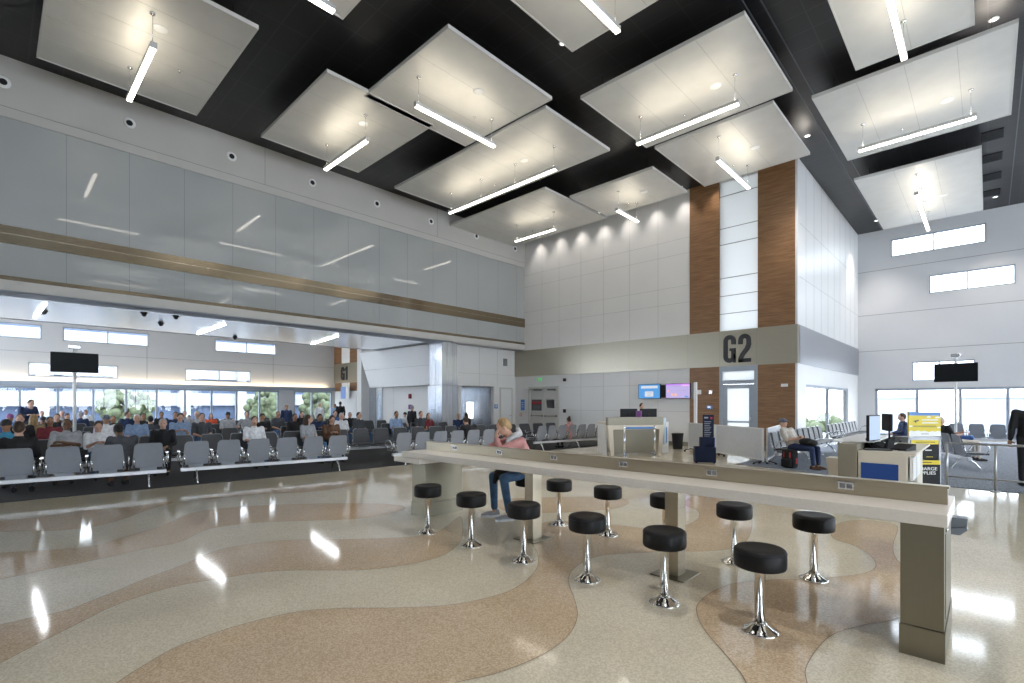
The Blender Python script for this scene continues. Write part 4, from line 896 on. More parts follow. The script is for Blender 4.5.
# (px, top-of-head y, facing, pose, hair, top, legs, hair colour, skin, label); distance follows from the seated head height
LONG = ('black', 'navy', 'brown', 'maroon', 'red', 'green', 'pink')
def head_top(key): return max(v.co.z for v in proto(key)['hair'].vertices)+.012
CROWD = [
 (19, 421, 172, 'up', 'short', 'black', 'dark_grey', 'hair_brown', 'skin', 'brown haired person in a black jacket on the nearest grey bench, back to the viewer'),
 (66, 419, -7, 'back', 'short', 'grey', 'khaki', 'hair_black', 'skind', 'man in a grey t-shirt leaning back with folded arms at the left'),
 (41, 416, 20, 'fwd', 'cap', 'dark_grey', 'khaki', 'cap_black', 'skinm', 'person in a black cap leaning forward, left of the man in the grey t-shirt'),
 (6, 419, -20, 'up', 'cap', 'plaid', 'jeans', 'cap_black', 'skinm', 'person in a bright blue plaid shirt at the left edge'),
 (10, 413.5, 0, 'up', 'cap', 'blue', 'jeans', 'cap_purple', 'skinm', 'person in a blue top and purple cap at the left edge'),
 (124, 424, 200, 'fwd', 'short', 'dark_grey', 'brown', 'hair_black', 'skind', 'man in a dark grey shirt bending forward between the grey benches'),
 (98, 420.5, 10, 'phone', 'short', 'white', 'jeans', 'hair_brown', 'skin', 'child in a white t-shirt behind the dark bench'),
 (106, 414.5, 0, 'up', 'cap', 'white', 'dark_grey', 'cap_grey', 'skinm', 'man in a white t-shirt and grey cap'),
 (137, 414, -15, 'up', 'short', 'light_blue', 'khaki', 'hair_white', 'skin', 'large man in a light blue polo shirt with white hair'),
 (163, 418, -20, 'up', 'short', 'black', 'black', 'hair_grey', 'skin', 'man in a black jacket over a red shirt, right of the light blue polo'),
 (20, 413.5, 0, 'up', 'short', 'black', 'jeans', 'hair_brown', 'skin', 'person in black behind the purple cap'),
 (26, 414.5, 0, 'up', 'short', 'dark_grey', 'jeans', 'hair_black', 'skinm', 'dark haired person in charcoal next to the long blond hair'),
 (34, 414, 150, 'up', 'long', 'khaki', 'jeans', 'hair_blond', 'skin', 'person with long blond hair seen from behind at the left'),
 (42, 411, 0, 'up', 'short', 'light_blue', 'jeans', 'hair_brown', 'skin', 'person in a pale blue shirt behind the black cap'),
 (50, 416.5, 20, 'up', 'long', 'maroon', 'jeans', 'hair_black', 'skinm', 'person in maroon with long black hair'),
 (57, 413.5, 0, 'up', 'short', 'black', 'jeans', 'hair_brown', 'skin', 'person in black left of the sign pole'),
 (62, 410.5, 0, 'up', 'short', 'grey', 'jeans', 'hair_grey', 'skin', 'grey haired person in grey just left of the sign pole'),
 (67, 413, 30, 'phone', 'short', 'brown', 'jeans', 'hair_brown', 'skin', 'person in brown beside the sign pole'),
 (80.5, 411.5, 170, 'up', 'short', 'navy', 'jeans', 'hair_grey', 'skin', 'grey haired person in navy seen from behind, right of the sign pole'),
 (86, 409.5, 10, 'up', 'short', 'white', 'jeans', 'hair_black', 'skinm', 'person in white right of the sign pole'),
 (113, 415.5, 0, 'up', 'short', 'black', 'jeans', 'hair_black', 'skinm', 'dark haired person in black right of the grey cap'),
 (127.5, 411.5, 0, 'turn', 'short', 'navy', 'jeans', 'hair_brown', 'skin', 'person in navy left of the light blue polo'),
 (143.5, 413, 0, 'up', 'short', 'black', 'jeans', 'hair_black', 'skinm', 'dark haired person in black right behind the light blue polo'),
 (150.5, 415.5, 160, 'up', 'short', 'dark_grey', 'jeans', 'hair_black', 'skin', 'person in charcoal with their back turned left of the black jacket'),
 (161.5, 411.5, 10, 'up', 'short', 'black', 'jeans', 'hair_black', 'skinm', 'person in black behind the man with the red shirt'),
 (175.5, 411.5, 0, 'up', 'short', 'navy', 'jeans', 'hair_black', 'skinm', 'dark haired person in navy above the dark benches'),
 (180, 412.5, 0, 'phone', 'short', 'light_blue', 'jeans', 'hair_brown', 'skin', 'person in light blue leaning over a phone'),
 (184.5, 410.5, 0, 'up', 'short', 'grey', 'jeans', 'hair_grey', 'skin', 'grey haired person in grey near the middle windows'),
 (188.5, 415, -10, 'fwd', 'short', 'red', 'jeans', 'hair_black', 'skinm', 'person in a red hooded top leaning forward'),
 (197, 410.5, 0, 'up', 'short', 'grey', 'jeans', 'hair_grey', 'skin', 'grey haired person right behind the red hooded top'),
 (202, 412.8, 0, 'up', 'short', 'dark_grey', 'jeans', 'hair_black', 'skin', 'person in dark grey left of the orange shirt'),
 (211, 413.5, -10, 'up', 'long', 'orange', 'jeans', 'hair_brown', 'skin', 'person in a bright orange shirt'),
 (228, 411.8, 0, 'up', 'cap', 'grey', 'jeans', 'cap_black', 'skinm', 'person in a grey shirt and dark cap in the middle'),
 (247.5, 411.3, 0, 'wide', 'short', 'grey', 'jeans', 'hair_brown', 'skin', 'person in grey with elbows out'),
 (254.5, 415.8, 0, 'up', 'short', 'white', 'jeans', 'hair_brown', 'skin', 'child in a white shirt'),
 (262, 413, -10, 'phone', 'short', 'black', 'black', 'hair_black', 'skinm', 'person in black looking down right of the white shirt'),
 (278, 411.2, 0, 'up', 'short', 'dark_grey', 'jeans', 'hair_brown', 'skinm', 'person in charcoal left of the standing man with the blue strap'),
 (295, 413.5, 0, 'up', 'short', 'black', 'jeans', 'hair_black', 'skinm', 'person in black right of the blue strap'),
 (302, 411.2, 0, 'up', 'long', 'black', 'jeans', 'hair_black', 'skin', 'person in black with long hair near the window pier'),
 (308.5, 414.5, 20, 'turn', 'long', 'grey', 'jeans', 'hair_brown', 'skin', 'brown haired person in grey left of the navy suit'),
 (319.5, 413.5, -12, 'phone', 'short', 'navy', 'navy', 'hair_black', 'skinm', 'man in a navy suit looking down at a phone'),
 (331.5, 415, -5, 'phone', 'long', 'brown', 'black', 'hair_brown', 'skin', 'woman in a brown patterned coat beside the navy suit'),
 (335, 410.5, 0, 'up', 'short', 'blue', 'jeans', 'hair_brown', 'skin', 'person in blue behind the brown coat'),
 (341.5, 412.5, 0, 'up', 'short', 'white', 'jeans', 'hair_grey', 'skin', 'person in white right of the brown coat'),
 (350, 412, 30, 'up', 'short', 'black', 'jeans', 'hair_grey', 'skin', 'first of the two people in black before the steel recess'),
 (359, 412, 30, 'up', 'short', 'dark_grey', 'jeans', 'hair_black', 'skin', 'person in charcoal before the steel recess'),
 (396.5, 411, 0, 'up', 'short', 'light_blue', 'jeans', 'hair_black', 'skinm', 'man in a light blue shirt under the leaning white panel'),
 (405, 412, 0, 'up', 'cap', 'white', 'jeans', 'cap_black', 'skin', 'person in white and a dark cap under the leaning white panel'),
 (421, 411, 0, 'up', 'short', 'dark_grey', 'jeans', 'hair_brown', 'skin', 'person in charcoal left of the steel column'),
 (428.5, 413, 90, 'up', 'long', 'maroon', 'jeans', 'hair_brown', 'skin', 'long haired person in maroon at the edge of the steel column'),
 (458.5, 413.5, -30, 'up', 'short', 'navy', 'jeans', 'hair_blond', 'skin', 'blond child right of the steel column'),
 (466, 412.5, 190, 'up', 'long', 'black', 'black', 'hair_black', 'skin', 'dark haired woman in black right of the steel column'),
 (470, 416.8, 150, 'fwd', 'short', 'black', 'black', 'hair_brown', 'skin', 'brown haired person in black bending over behind the grey bench'),
 (568.5, 416, 175, 'up', 'bun', 'pink', 'black', 'hair_brown', 'skin', 'woman in a dusty pink top with a bun on the bench facing the gate wall'),
]
ROWS = {'away': [(-12.42, .13), (-18.7, .13), (-22.3, .13), (-26, .13)], 'to': [(-14.33, .11), (-17.7, .13), (-21.3, .13), (-25.0, .13), (-28.7, .13), (-32.4, .13)]}
TAKEN = []
def ray_row(px, row):
    d = ray(px, 0); k, m = row; t = k/(d[0]-m*d[1]); return t
for n_, (px, py, face, pose, hair, top, legs, hc, sk, lab) in enumerate(CROWD):
    HT = head_top((pose, hair, 'long' if top in LONG else 'short'))
    w = (EYE-HT)*F_/max(py-HY, 4)
    away = 90 < face % 360 < 270 and face != 90
    if px < 8: w = 9.0
    rows = ROWS['away' if away else 'to']
    if px > 560: rows = [(-12.85, .13)]
    elif py <= 414.2: rows = rows[1:]
    elif py >= 417: rows = rows[:1]
    lim = 13.3/ray(px, 0)[1] if 345 < px < 432 else 34/-ray(px, 0)[0]
    best = None
    for r in rows:
        t = ray_row(px, r)
        if t > lim or t < 0: continue
        d = ray(px, 0); x, y = d[0]*t, d[1]*t
        zt = EYE-(py-HY)*t/F_; sc_ = zt/HT
        clash = sum(1 for (a, b) in TAKEN if (a-x)**2+(b-y)**2 < .52**2)
        cost = abs(sc_-1)*6+clash*3
        if best is None or cost < best[0]: best = (cost, x, y, sc_)
    if best is None: best = (0, ray(px, 0)[0]*min(w, lim), ray(px, 0)[1]*min(w, lim), 1)
    _, x, y, sc_ = best; TAKEN.append((x, y)); sc_ = min(1.08, max(.78, sc_))
    off = {'up': 0, 'phone': .08, 'back': -.2, 'fwd': .3, 'wide': -.05, 'turn': 0}[pose]
    fa = (172.5 if away else -7.5) if pose not in ('turn',) else face
    fa = .5*fa+.5*face if abs(fa-face) < 60 else fa
    a = math.radians(fa)
    person(x-off*math.cos(a)*.5, y-off*math.sin(a)*.5, fa, pose, hair, top, legs, hc, sk, lab, 'travellers seated in the hold room', 'long' if top in LONG else 'short', scale=sc_)
STAND = [(22, 400, 11.5+7, 25, 'bent', 'short', 'navy', 'dark_grey', 'hair_brown', 'skin', 'man in a navy top bending over at the left edge'),
 (286.5, 405, 22, 0, 'stand', 'short', 'navy', 'dark_grey', 'hair_black', 'skinm', 'man in navy standing with a blue strap near the window pier'),
 (319.5, 403, 26, 10, 'stand', 'short', 'white', 'dark_grey', 'hair_grey', 'skin', 'grey haired man in white standing before the windows'),
 (335, 404.5, 30, -60, 'stand', 'short', 'light_blue', 'jeans', 'hair_black', 'skinm', 'person in light blue standing next to the dark jacket'),
 (340.5, 401.8, 30, 170, 'walk', 'short', 'black', 'black', 'hair_black', 'skinm', 'tall person in black standing under the far gate sign'),
 (412, 406.5, 21, 100, 'stand', 'short', 'black', 'black', 'hair_grey', 'skin', 'grey haired man in a black coat standing left of the steel column')]
for (px, py, w, face, pose, hair, top, legs, hc, sk, lab) in STAND:
    d = ray(px, 0); HT = 1.70 if pose != 'bent' else 1.45
    zt = EYE-(py-HY)*w/F_; sc = min(1.12, max(.9, zt/HT))
    person(d[0]*w, d[1]*w, face, pose, hair, top, legs, hc, sk, lab, 'travellers standing in the hold room', scale=sc)
# travellers on the right side
person(-3.58, 14.2, -15, 'back', 'cap', 'beige', 'navy', 'cap_grey', 'skin', 'man in a grey cap and beige t-shirt reclining on the side wall bench', sleeves='short', shoe='brown')
person(-.72, 19.2, 22, 'back', 'short', 'black', 'beige', 'hair_grey', 'skin', 'grey haired traveller in black reclining behind the yellow sign', sleeves='short')
person(-2.0, 20.2, 200, 'up', 'short', 'navy', 'dark_grey', 'hair_brown', 'skin', 'traveller in a dark plaid shirt left of the yellow sign', z=.012)
person(.60, 14.1, 100, 'stand', 'short', 'black', 'black', 'hair_black', 'skinm', 'person in a black jacket standing behind the railing at the right edge', scale=1.05)
q = MB(); q.rbox(-.16, .16, -.14, .14, .0, .12, .05); q = q.build('blue_bag', CL['blue'], label='blue bag in the lap of the traveller behind the railing', cat='bag'); q.location = (-.44, 19.32, .60)
# agent behind the podium
ax_, ay_ = ray(641, 0)[0]*17.3, ray(641, 0)[1]*17.3
person(ax_, ay_, -32, 'standwork', 'short', 'navy', 'navy', 'hair_black', 'skin', 'gate agent in navy uniform standing behind the podium screens', scale=.97, z=.0)

# woman at the counter
J = dict(pelvis=V(-4.80, 5.36, .70), chest=V(-4.865, 5.20, 1.02), neck=V(-4.91, 5.10, 1.17), head=V(-4.96, 5.02, 1.305))
f = V(-.55, -.62, -.48).normalized(); lat_ = V(.92, -.38, 0).normalized(); u = (V(0, 0, 1)-f*f.z).normalized()
J.update(hf=f, hu=u, lat=-lat_)
J['lat'] = V(-.0, 0, 0)+V(.94, -.33, 0)
J['shl'] = V(-4.70, 5.11, 1.11); J['ell'] = V(-4.86, 4.86, 1.0); J['wrl'] = V(-4.985, 4.90, 1.15); J['hdl'] = V(-.12, .1, 1.0); J['hnl'] = V(-.3, -1, 0)
J['shr'] = V(-5.04, 5.20, 1.11); J['elr'] = V(-5.17, 4.93, 1.0); J['wrr'] = V(-4.97, 4.80, .985); J['hdr'] = V(1, -.15, 0); J['hnr'] = V(0, 0, 1)
J['hipl'] = V(-4.72, 5.31, .675); J['knl'] = V(-4.87, 4.93, .60); J['anl'] = V(-4.86, 5.02, .11)
J['hipr'] = V(-4.90, 5.33, .675); J['knr'] = V(-5.13, 4.98, .60); J['anr'] = V(-5.19, 5.06, .11)
J['ftl'] = V(-.45, -.89, 0); J['ftr'] = V(-.5, -.86, 0)
R = figure(J, .008, 'short', 'long', .5)
W = empty('person', (-4.8, 5.3, 0), label='woman in pink cardigan and jeans leaning on the counter, head on her hand', cat='person')
for part, mat in (('body', M['skin']), ('shirt', CL['pink']), ('trousers', CL['jeans']), ('shoe_l', CL['grey']), ('shoe_r', CL['grey']), ('hair', CL['hair_blond']), ('eyes', None)):
    o = bpy.data.objects.new({'shirt': 'cardigan', 'shoe_l': 'shoe', 'shoe_r': 'shoe'}.get(part, part), R[part]); COL.objects.link(o); o.parent = W; o.location = (4.8, -5.3, 0)
    if mat is not None: o.material_slots[0].link = 'OBJECT'; o.material_slots[0].material = mat
sc = MB(); sc.tube([(-4.80, 5.19, 1.22), (-4.79, 5.08, 1.19), (-4.84, 5.0, 1.13), (-4.85, 4.97, 1.05), (-4.86, 4.97, .99)], [.045, .05, .045, .04, .03], 12); sc.tube([(-4.84, 5.17, 1.30), (-4.82, 5.19, 1.24), (-4.87, 5.22, 1.19), (-4.97, 5.18, 1.18)], [.03, .04, .042, .035], 12)
s_ = sc.build('scarf', CL['scarf'], W); s_.location = (4.8, -5.3, 0)
for an, t in ((J['anl'], J['ftl']), (J['anr'], J['ftr'])):
    so = MB(); b_ = Vector((an.x, an.y, .012)); n_ = Vector((-t.y, t.x, 0)).normalized()
    pts = [b_-t*.085-n_*.03, b_-t*.085+n_*.03, b_+t*.10+n_*.045, b_+t*.2+n_*.02, b_+t*.2-n_*.02, b_+t*.10-n_*.045]
    so.add([(p.x, p.y, .0) for p in pts]+[(p.x, p.y, .03) for p in pts], [tuple(range(6)), tuple(reversed(range(6, 12)))]+[(i, (i+1) % 6, (i+1) % 6+6, i+6) for i in range(6)])
    s_ = so.build('shoe_sole', CL['white'], W, label='white rubber sole'); s_.location = (4.8, -5.3, 0)
bg = MB(); bg.ell((-4.63, 5.13, .74), (.12, .09, .085)); bg.tube([(-4.73, 5.13, .76), (-4.68, 5.11, .84), (-4.6, 5.11, .84), (-4.55, 5.13, .76)], .01)
jk = MB(); jk.ell((-4.97, 5.10, .70), (.15, .12, .07)); jk.ell((-5.0, 5.0, .655), (.11, .09, .06)); jk.cap((-5.04, 4.97, .63), .05, (-5.05, 4.93, .53), .03)
jm = remesh(jk, 'jacket', .01, 4); jm.materials[0] = CL['black']; jo = bpy.data.objects.new('jacket', jm); COL.objects.link(jo); tag(jo, 'black jacket bundled in the lap of the woman at the counter', 'jacket')
bg.build('handbag', CL['gold'], label='mustard yellow bag in the lap of the woman at the counter', cat='bag')
ph = MB(); ph.rbox(-.075, .075, -.04, .04, 0, .009, .003); ph = ph.build('phone', M['black'], label='phone lying on the counter before the woman', cat='phone'); ph.location = (-5.13, 4.78, .949)
jk = MB(); jk.ell((-3.28, 14.1, .68), (.17, .2, .10)); jk.ell((-3.15, 14.05, .66), (.13, .16, .08))
jm = remesh(jk, 'jacket', .012, 4); jm.materials[0] = CL['black']; jo = bpy.data.objects.new('jacket', jm); COL.objects.link(jo); tag(jo, 'black jacket in the lap of the man in the grey cap', 'jacket')
# red and black backpack
bp = empty('backpack', (-3.62, 13.95, .012), -.3, label='black and red backpack on the floor by the man in the grey cap', cat='backpack')
MB().rbox(-.17, .17, -.12, .12, 0, .46, .07).build('bag_body', CL['black'], bp)
MB().rbox(-.13, .13, -.19, -.11, .03, .24, .035).build('front_pocket', CL['black'], bp)
for sx in (-1, 1): MB().rbox(sx*.08-.014, sx*.08+.014, -.135, -.115, .27, .40, .006).build('trim_stripe', M['red'], bp)
MB().rbox(.165, .18, -.025, .025, .12, .26, .006).build('side_pocket', M['red'], bp)
MB().tube([(-.05, 0, .45), (-.04, 0, .52), (.04, 0, .52), (.05, 0, .45)], .012).build('carry_handle', CL['black'], bp)

# ---------------------------------------------------------------- podiums
PANEB = pmat('pale acrylic', (.50, .62, .70), .2, noise=.03)
def podium(x, y, rz, label, blue_end=True):
    """front faces local -y; x along the width"""
    o = empty('gate_podium', (x, y, 0), rz, label=label, cat='podium', group='gate podiums')
    MB().rbox(-.95, .95, 0, .18, .95, 1.20, .006).build('transaction_ledge', M['ledge'], o)
    MB().box(-.72, .72, .14, .2, .06, .95).build('front_panel', M['ledge'], o)
    lg = MB(); lg.prism([(-.97, .95), (-.97, .90), (-.86, 0), (-.76, 0), (-.80, .80), (-.76, .82), (.76, .82), (.80, .80), (.76, 0), (.86, 0), (.97, .90), (.97, .95)], -.04, .12, 'y'); lg.build('white_frame', M['offw'], o)
    MB().rbox(-.95, .95, .2, .85, .98, 1.04, .006).build('desk_top', M['offw'], o)
    for sx in (-1, 1): MB().box(sx*.92-.02, sx*.92+.02, .2, .84, .0, .98).build('side_panel', M['white'], o)
    MB().box(-.9, .9, .55, .58, 0.06, .98).build('modesty_panel', M['offw'], o)
    MB().rbox(.955, 1.05, -.02, .03, .32, 1.17, .004).build('end_board', PANEB, o)
    MB().box(1.07, 1.30, .25, .29, .02, 1.03, 0).box(1.10, 1.24, .243, .25, .34, .86, 1).build('end_graphic', [M['white'], M['signblue']], o)
    return o
rz2 = math.atan2(.84, .54)
pc = (-8.05, 14.1)
P2 = podium(pc[0]-.0, pc[1]+.0, rz2, 'gate podium with a steel front and cream frame before the white gate wall')
def monitor(x, y, z, rz, w, h, label, scr, group=None, tilt=0., raise_=0.):
    o = empty('monitor', (x, y, z), rz, label=label, cat='monitor', group=group)
    mt = Matrix.Translation((0, 0, h/2+.12+raise_)) @ Matrix.Rotation(tilt, 4, 'X')
    MB().rbox(-w/2, w/2, -.02, .02, -h/2, h/2, .006, 0, mt).build('casing', M['black'], o)
    MB().box(-w/2+.015, w/2-.015, -.023, -.02, -h/2+.015, h/2-.015, 0, mt).build('display', scr, o)
    MB().tube([(0, .03, .0), (0, .03, h/2+.1+raise_)], .015).lathe([(.1, 0), (.1, .012), (.02, .016)], (0, .03, 0), 16).build('stand', M['black'], o)
    return o
ld = Vector((math.cos(rz2), math.sin(rz2))); bk = Vector((-math.sin(rz2), math.cos(rz2)))
for i, t in enumerate((-.38, .32)):
    p = Vector(pc)+ld*(t+.36)+bk*.45
    monitor(p.x, p.y, 1.045, rz2+PI, .60, .30, ['left black monitor back on the gate podium', 'right black monitor back on the gate podium'][i], M['screen'], 'monitors on the gate podium')
# a purple card stack between monitors
p = Vector(pc)+ld*(.15)+bk*.1
MB().rbox(-.09, .09, -.03, .03, 0, .2, .004).build('leaflet_holder', CL['purple'], label='purple leaflet holder on the gate podium ledge', cat='leaflet holder').location = (p.x, p.y, 1.2)
# right hand podium, seen from its end
P4 = empty('gate_podium', (-1.65, 8.9, 0), 0, label='nearer gate podium seen end-on behind the counter, blue panel below its desk', cat='podium', group='gate podiums')
MB().rbox(0, .2, 0, 1.9, .0, 1.165, .004).build('transaction_ledge', M['ledge'], P4)
MB().rbox(-.12, .32, .35, 2.1, 1.165, 1.185, .004).build('ledge_top', M['white'], P4)
MB().prism([(-.20, .86), (0, .86), (0, 0), (-.10, 0)], .35, .6, 'y').build('white_frame', M['offw'], P4)
MB().rbox(.21, .68, 0, 1.9, .06, 1.02, .004).build('cabinet', M['offw'], P4)
MB().rbox(.21, .76, -.01, 1.92, 1.02, 1.055, .004).build('desk_top', M['offw'], P4)
MB().box(.24, .60, -.012, -.002, .40, .865).build('blue_panel', M['blue'], P4)
MB().box(.70, .73, .05, .42, .62, .98).build('document_tray', M['white'], P4); MB().box(.70, .73, .5, .9, .62, 1.0).build('document_tray', M['white'], P4)
for k in range(2): MB().box(.68, .70, .05+.45*k, .45+.45*k, .1, .6).build('side_door', M['ped'], P4)
P4.scale = (1.22, 1.2, .893)
# monitors and desk clutter on it
scr1 = emit_mat('pale blue screen', (.5, .66, .9), .6)
monitor(-1.29, 9.5, .942, math.radians(81), .5, .40, 'tilted monitor with a pale blue screen on the nearer podium', scr1, 'monitors on the nearer podium')
monitor(-1.2, 10.2, .942, math.radians(292), .42, .28, 'black monitor back on the nearer podium', M['screen'], 'monitors on the nearer podium', raise_=.13)
kb = empty('keyboard', (-1.196, 9.174, .942), .35, label='black keyboard on the nearer podium desk', cat='keyboard')
MB().rbox(-.17, .17, -.06, .06, .0, .018, .004).build('key_tray', M['black'], kb)
w = MB()
for r_ in range(4):
    for c_ in range(11): w.box(-.155+.0285*c_, -.133+.0285*c_, -.05+.026*r_, -.03+.026*r_, .018, .024)
w.build('keys', M['vent'], kb)
for i, (x, y, r0) in enumerate(((-1.24, 9.55, .5), (-.93, 9.45, -.4))):
    t = empty('desk_phone', (x, y, .942), r0, label=['black desk phone beside the pale blue screen', 'black desk phone with a coiled cord at the right desk edge'][i], cat='phone', group='desk phones on the nearer podium')
    t.scale = (1.35,)*3
    MB().prism([(-.09, 0), (.09, 0), (.09, .07), (-.09, .02)], -.09, .09, 'x').build('phone_base', M['black'], t)
    MB().tube([(-.07, -.07, .07), (-.07, -.04, .085), (-.07, .06, .105), (-.07, .09, .095)], [.022, .014, .014, .022], 10).build('handset', M['black'], t)
    MB().tube([(-.07, -.08, .06), (-.02, -.14, .02), (.05, -.16, .01), (.10, -.1, .01)], .006, 6).build('cord', M['black'], t)
pr = empty('boarding_pass_reader', (-1.074, 9.296, .942), .8, label='small tilted black reader standing on the nearer podium', cat='reader')
MB().prism([(-.03, 0), (.05, 0), (-.02, .17), (-.05, .16)], -.05, .05, 'x').build('reader_body', M['black'], pr); MB().rbox(-.06, .06, -.05, .07, 0, .012, .003).build('reader_foot', M['vent'], pr)

# ---------------------------------------------------------------- queue posts, boards, screens
def stanchion_pair(a, b, label):
    o = empty('belt_barrier', (a[0], a[1], 0), label=label, cat='barrier')
    d = Vector((b[0]-a[0], b[1]-a[1]))
    for p in ((0, 0), (d.x, d.y)):
        MB().tube([(p[0], p[1], .03), (p[0], p[1], .93)], .032, 14).lathe([(.17, 0), (.17, .012), (.05, .03), (.035, .05)], (p[0], p[1], 0), 24).lathe([(.038, .88), (.04, .90), (.04, .95), (.03, .96)], (p[0], p[1], 0), 16).build('post', M['alu'], o)
    n = Vector((-d.y, d.x)).normalized()*.003
    w = MB(); w.add([(-n.x, -n.y, .86), (d.x-n.x, d.y-n.y, .86), (d.x+n.x, d.y+n.y, .86), (n.x, n.y, .86), (-n.x, -n.y, .92), (d.x-n.x, d.y-n.y, .92), (d.x+n.x, d.y+n.y, .92), (n.x, n.y, .92)], [(0, 3, 2, 1), (4, 5, 6, 7), (0, 1, 5, 4), (1, 2, 6, 5), (2, 3, 7, 6), (3, 0, 4, 7)])
    w.build('belt', M['signblue'], o)
stanchion_pair((-7.95, 13.25), (-7.38, 14.05), 'pair of steel queue posts with a blue belt before the gate podium')
# wall screens
def wall_tv(x0, x1, z0, z1, y, label, base, bits):
    o = empty('wall_screen', ((x0+x1)/2, y, z0), label=label, cat='screen', group='information screens on the gate wall')
    w_, h_ = x1-x0, z1-z0
    MB().rbox(-w_/2, w_/2, 0, .07, 0, h_, .008).build('casing', M['black'], o)
    MB().box(-.2, .2, .07, YB-y-.005, h_*.3, h_*.7).build('bracket', M['black'], o)
    mats = [base]; w = MB(); w.box(-w_/2+.02, w_/2-.02, -.004, 0, .02, h_-.02, 0)
    for (a, b, c, d, m_) in bits:
        mats.append(m_); w.box(-w_/2+.02+(w_-.04)*a, -w_/2+.02+(w_-.04)*b, -.007, -.004, .02+(h_-.04)*c, .02+(h_-.04)*d, len(mats)-1)
    w.build('display', mats, o)
eb = emit_mat('screen blue', (.10, .42, .95), .55); ew = emit_mat('screen white', (.9, .93, 1), .55); el = emit_mat('screen lavender', (.62, .52, .95), .6); ep = emit_mat('screen purple', (.45, .2, .7), .9); eo = emit_mat('screen orange', (.9, .5, .3), .8); eg = emit_mat('screen grey', (.35, .38, .5), .8)
wall_tv(-10.33, -9.36, 1.82, 2.41, YB-.22, 'blue information screen on the white gate wall', eb, [(.12, .9, .72, .9, ew), (.3, .7, .12, .5, ew), (.38, .62, .36, .42, eg), (.42, .58, .2, .26, eg)])
wall_tv(-9.14, -8.14, 1.82, 2.41, YB-.22, 'lavender information screen next to the walnut panel', el, [(0, 1, .88, 1, ep), (.66, .98, .84, 1, emit_mat('screen pink', (.9, .45, .9), .9)), (.3, .6, .8, .84, eg), (.06, .13, .42, .56, eo), (.22, .31, .16, .32, eo), (.36, .47, .16, .32, eo), (.4, .85, .5, .53, eg), (.8, .92, .05, .15, eb)])
MB().box(-9.34, -9.16, YB-.2, YB, 1.86, 2.36).build('screen_box', M['black'], label='black box mounted between the two wall screens', cat='box')
# trash cans
for (x, y, s, lab) in ((-8.04, 17.0, 1, 'black trash can behind the gate podium'), (-7.75, 17.75, .7, 'smaller dark trash can behind the first one')):
    o = empty('trash_can', (x, y, 0), label=lab, cat='trash can', group='trash cans'); o.scale = (s,)*3
    MB().lathe([(.155, 0), (.16, .02), (.20, .52), (.20, .53), (.185, .53), (.15, .05)], (0, 0, 0), 24).build('bin_body', M['black'], o); MB().lathe([(.205, .52), (.212, .53), (.212, .56), (.2, .565), (.185, .55)], (0, 0, 0), 24).build('rim', M['black'], o)
# tall white reader post
o = empty('reader_post', (-7.62, 17.55, 0), label='tall white post with a grey box in front of the walnut panel', cat='post')
MB().box(-.05, .05, -.04, .04, .02, 2.40).build('pole', M['white'], o); MB().rbox(-.14, -.05, -.05, .05, 1.80, 2.36, .005).build('grey_box', M['vent'], o); MB().rbox(-.15, .15, -.12, .12, 0, .02, .004).build('foot', M['alu'], o)
# white folding partitions
def partition(a, b, label, h=.98):
    a = Vector(a); b = Vector(b); L = (b-a).length; o = empty('folding_screen', (a.x, a.y, 0), math.atan2(b.y-a.y, b.x-a.x), label=label, cat='partition', group='white folding partitions')
    MB().box(.03, L-.03, -.01, .01, .14, h-.02).build('panel', PART, o)
    f = MB(); f.box(0, .035, -.02, .02, .08, h); f.box(L-.035, L, -.02, .02, .08, h); f.box(0, L, -.02, .02, h-.03, h); f.box(0, L, -.02, .02, .12, .15); f.build('frame', M['white'], o)
    for x in (.12, L-.12):
        MB().tube([(x, -.2, .05), (x, 0, .09), (x, .2, .05)], .012, 6).lathe([(.03, 0), (.03, .05)], (x, -.2, 0), 10).lathe([(.03, 0), (.03, .05)], (x, .2, 0), 10).build('caster', M['black'], o)
PART = pmat('partition panel', (.60, .62, .65), .3, noise=.03)
partition((-6.1, 15.55), (-4.32, 14.21), 'white folding partition beside the blue carry-on sizer')
partition((-4.26, 14.30), (-4.70, 17.2), 'white folding partition running back behind the man in the cap')
partition((-7.45, 16.6), (-6.15, 15.6), 'white folding partition behind the blue carry-on sizer')
# blue sizer
sz = empty('baggage_sizer', (-5.66, 13.62, 0), math.atan2(.27, .44), label='navy blue carry-on baggage sizer with an upright sign', cat='baggage sizer')
q = MB(); q.box(-.27, .27, -.17, -.15, 0.03, .44); q.box(-.27, -.25, -.15, .15, .03, .44); q.box(-.27, .27, .15, .17, .03, .44); q.box(-.27, .27, -.17, .17, .03, .06); q.build('large_bin', M['navy'], sz)
q = MB(); q.box(.25, .27, -.15, -.06, .03, .44); q.box(.25, .27, .06, .15, .03, .44); q.box(.25, .27, -.06, .06, .03, .12); q.build('bin_side', M['cobalt'], sz)
q = MB(); q.box(-.12, .24, -.10, -.08, .44, .70); q.box(-.12, -.10, -.08, .15, .44, .70); q.box(-.12, .24, .13, .15, .44, .70); q.box(-.12, .24, -.1, .15, .44, .46); q.build('small_bin', M['navy'], sz)
MB().box(.24, .255, -.10, .15, .44, .70).build('bin_side', M['cobalt'], sz)
q = MB(); q.box(-.02, .27, .16, .20, .03, 1.32, 0); q.box(.02, .12, .155, .16, 1.22, 1.26, 1); q.box(.18, .23, .155, .16, 1.2, 1.26, 2)
for k in range(9): q.box(.02, .2-.02*(k % 3), .155, .16, 1.12-.05*k, 1.135-.05*k, 1)
q.build('sign_board', [M['navy'], pmat('grey print', (.35, .37, .42), .5, noise=.05), M['orange'] if 'orange' in M else M['red']], sz)
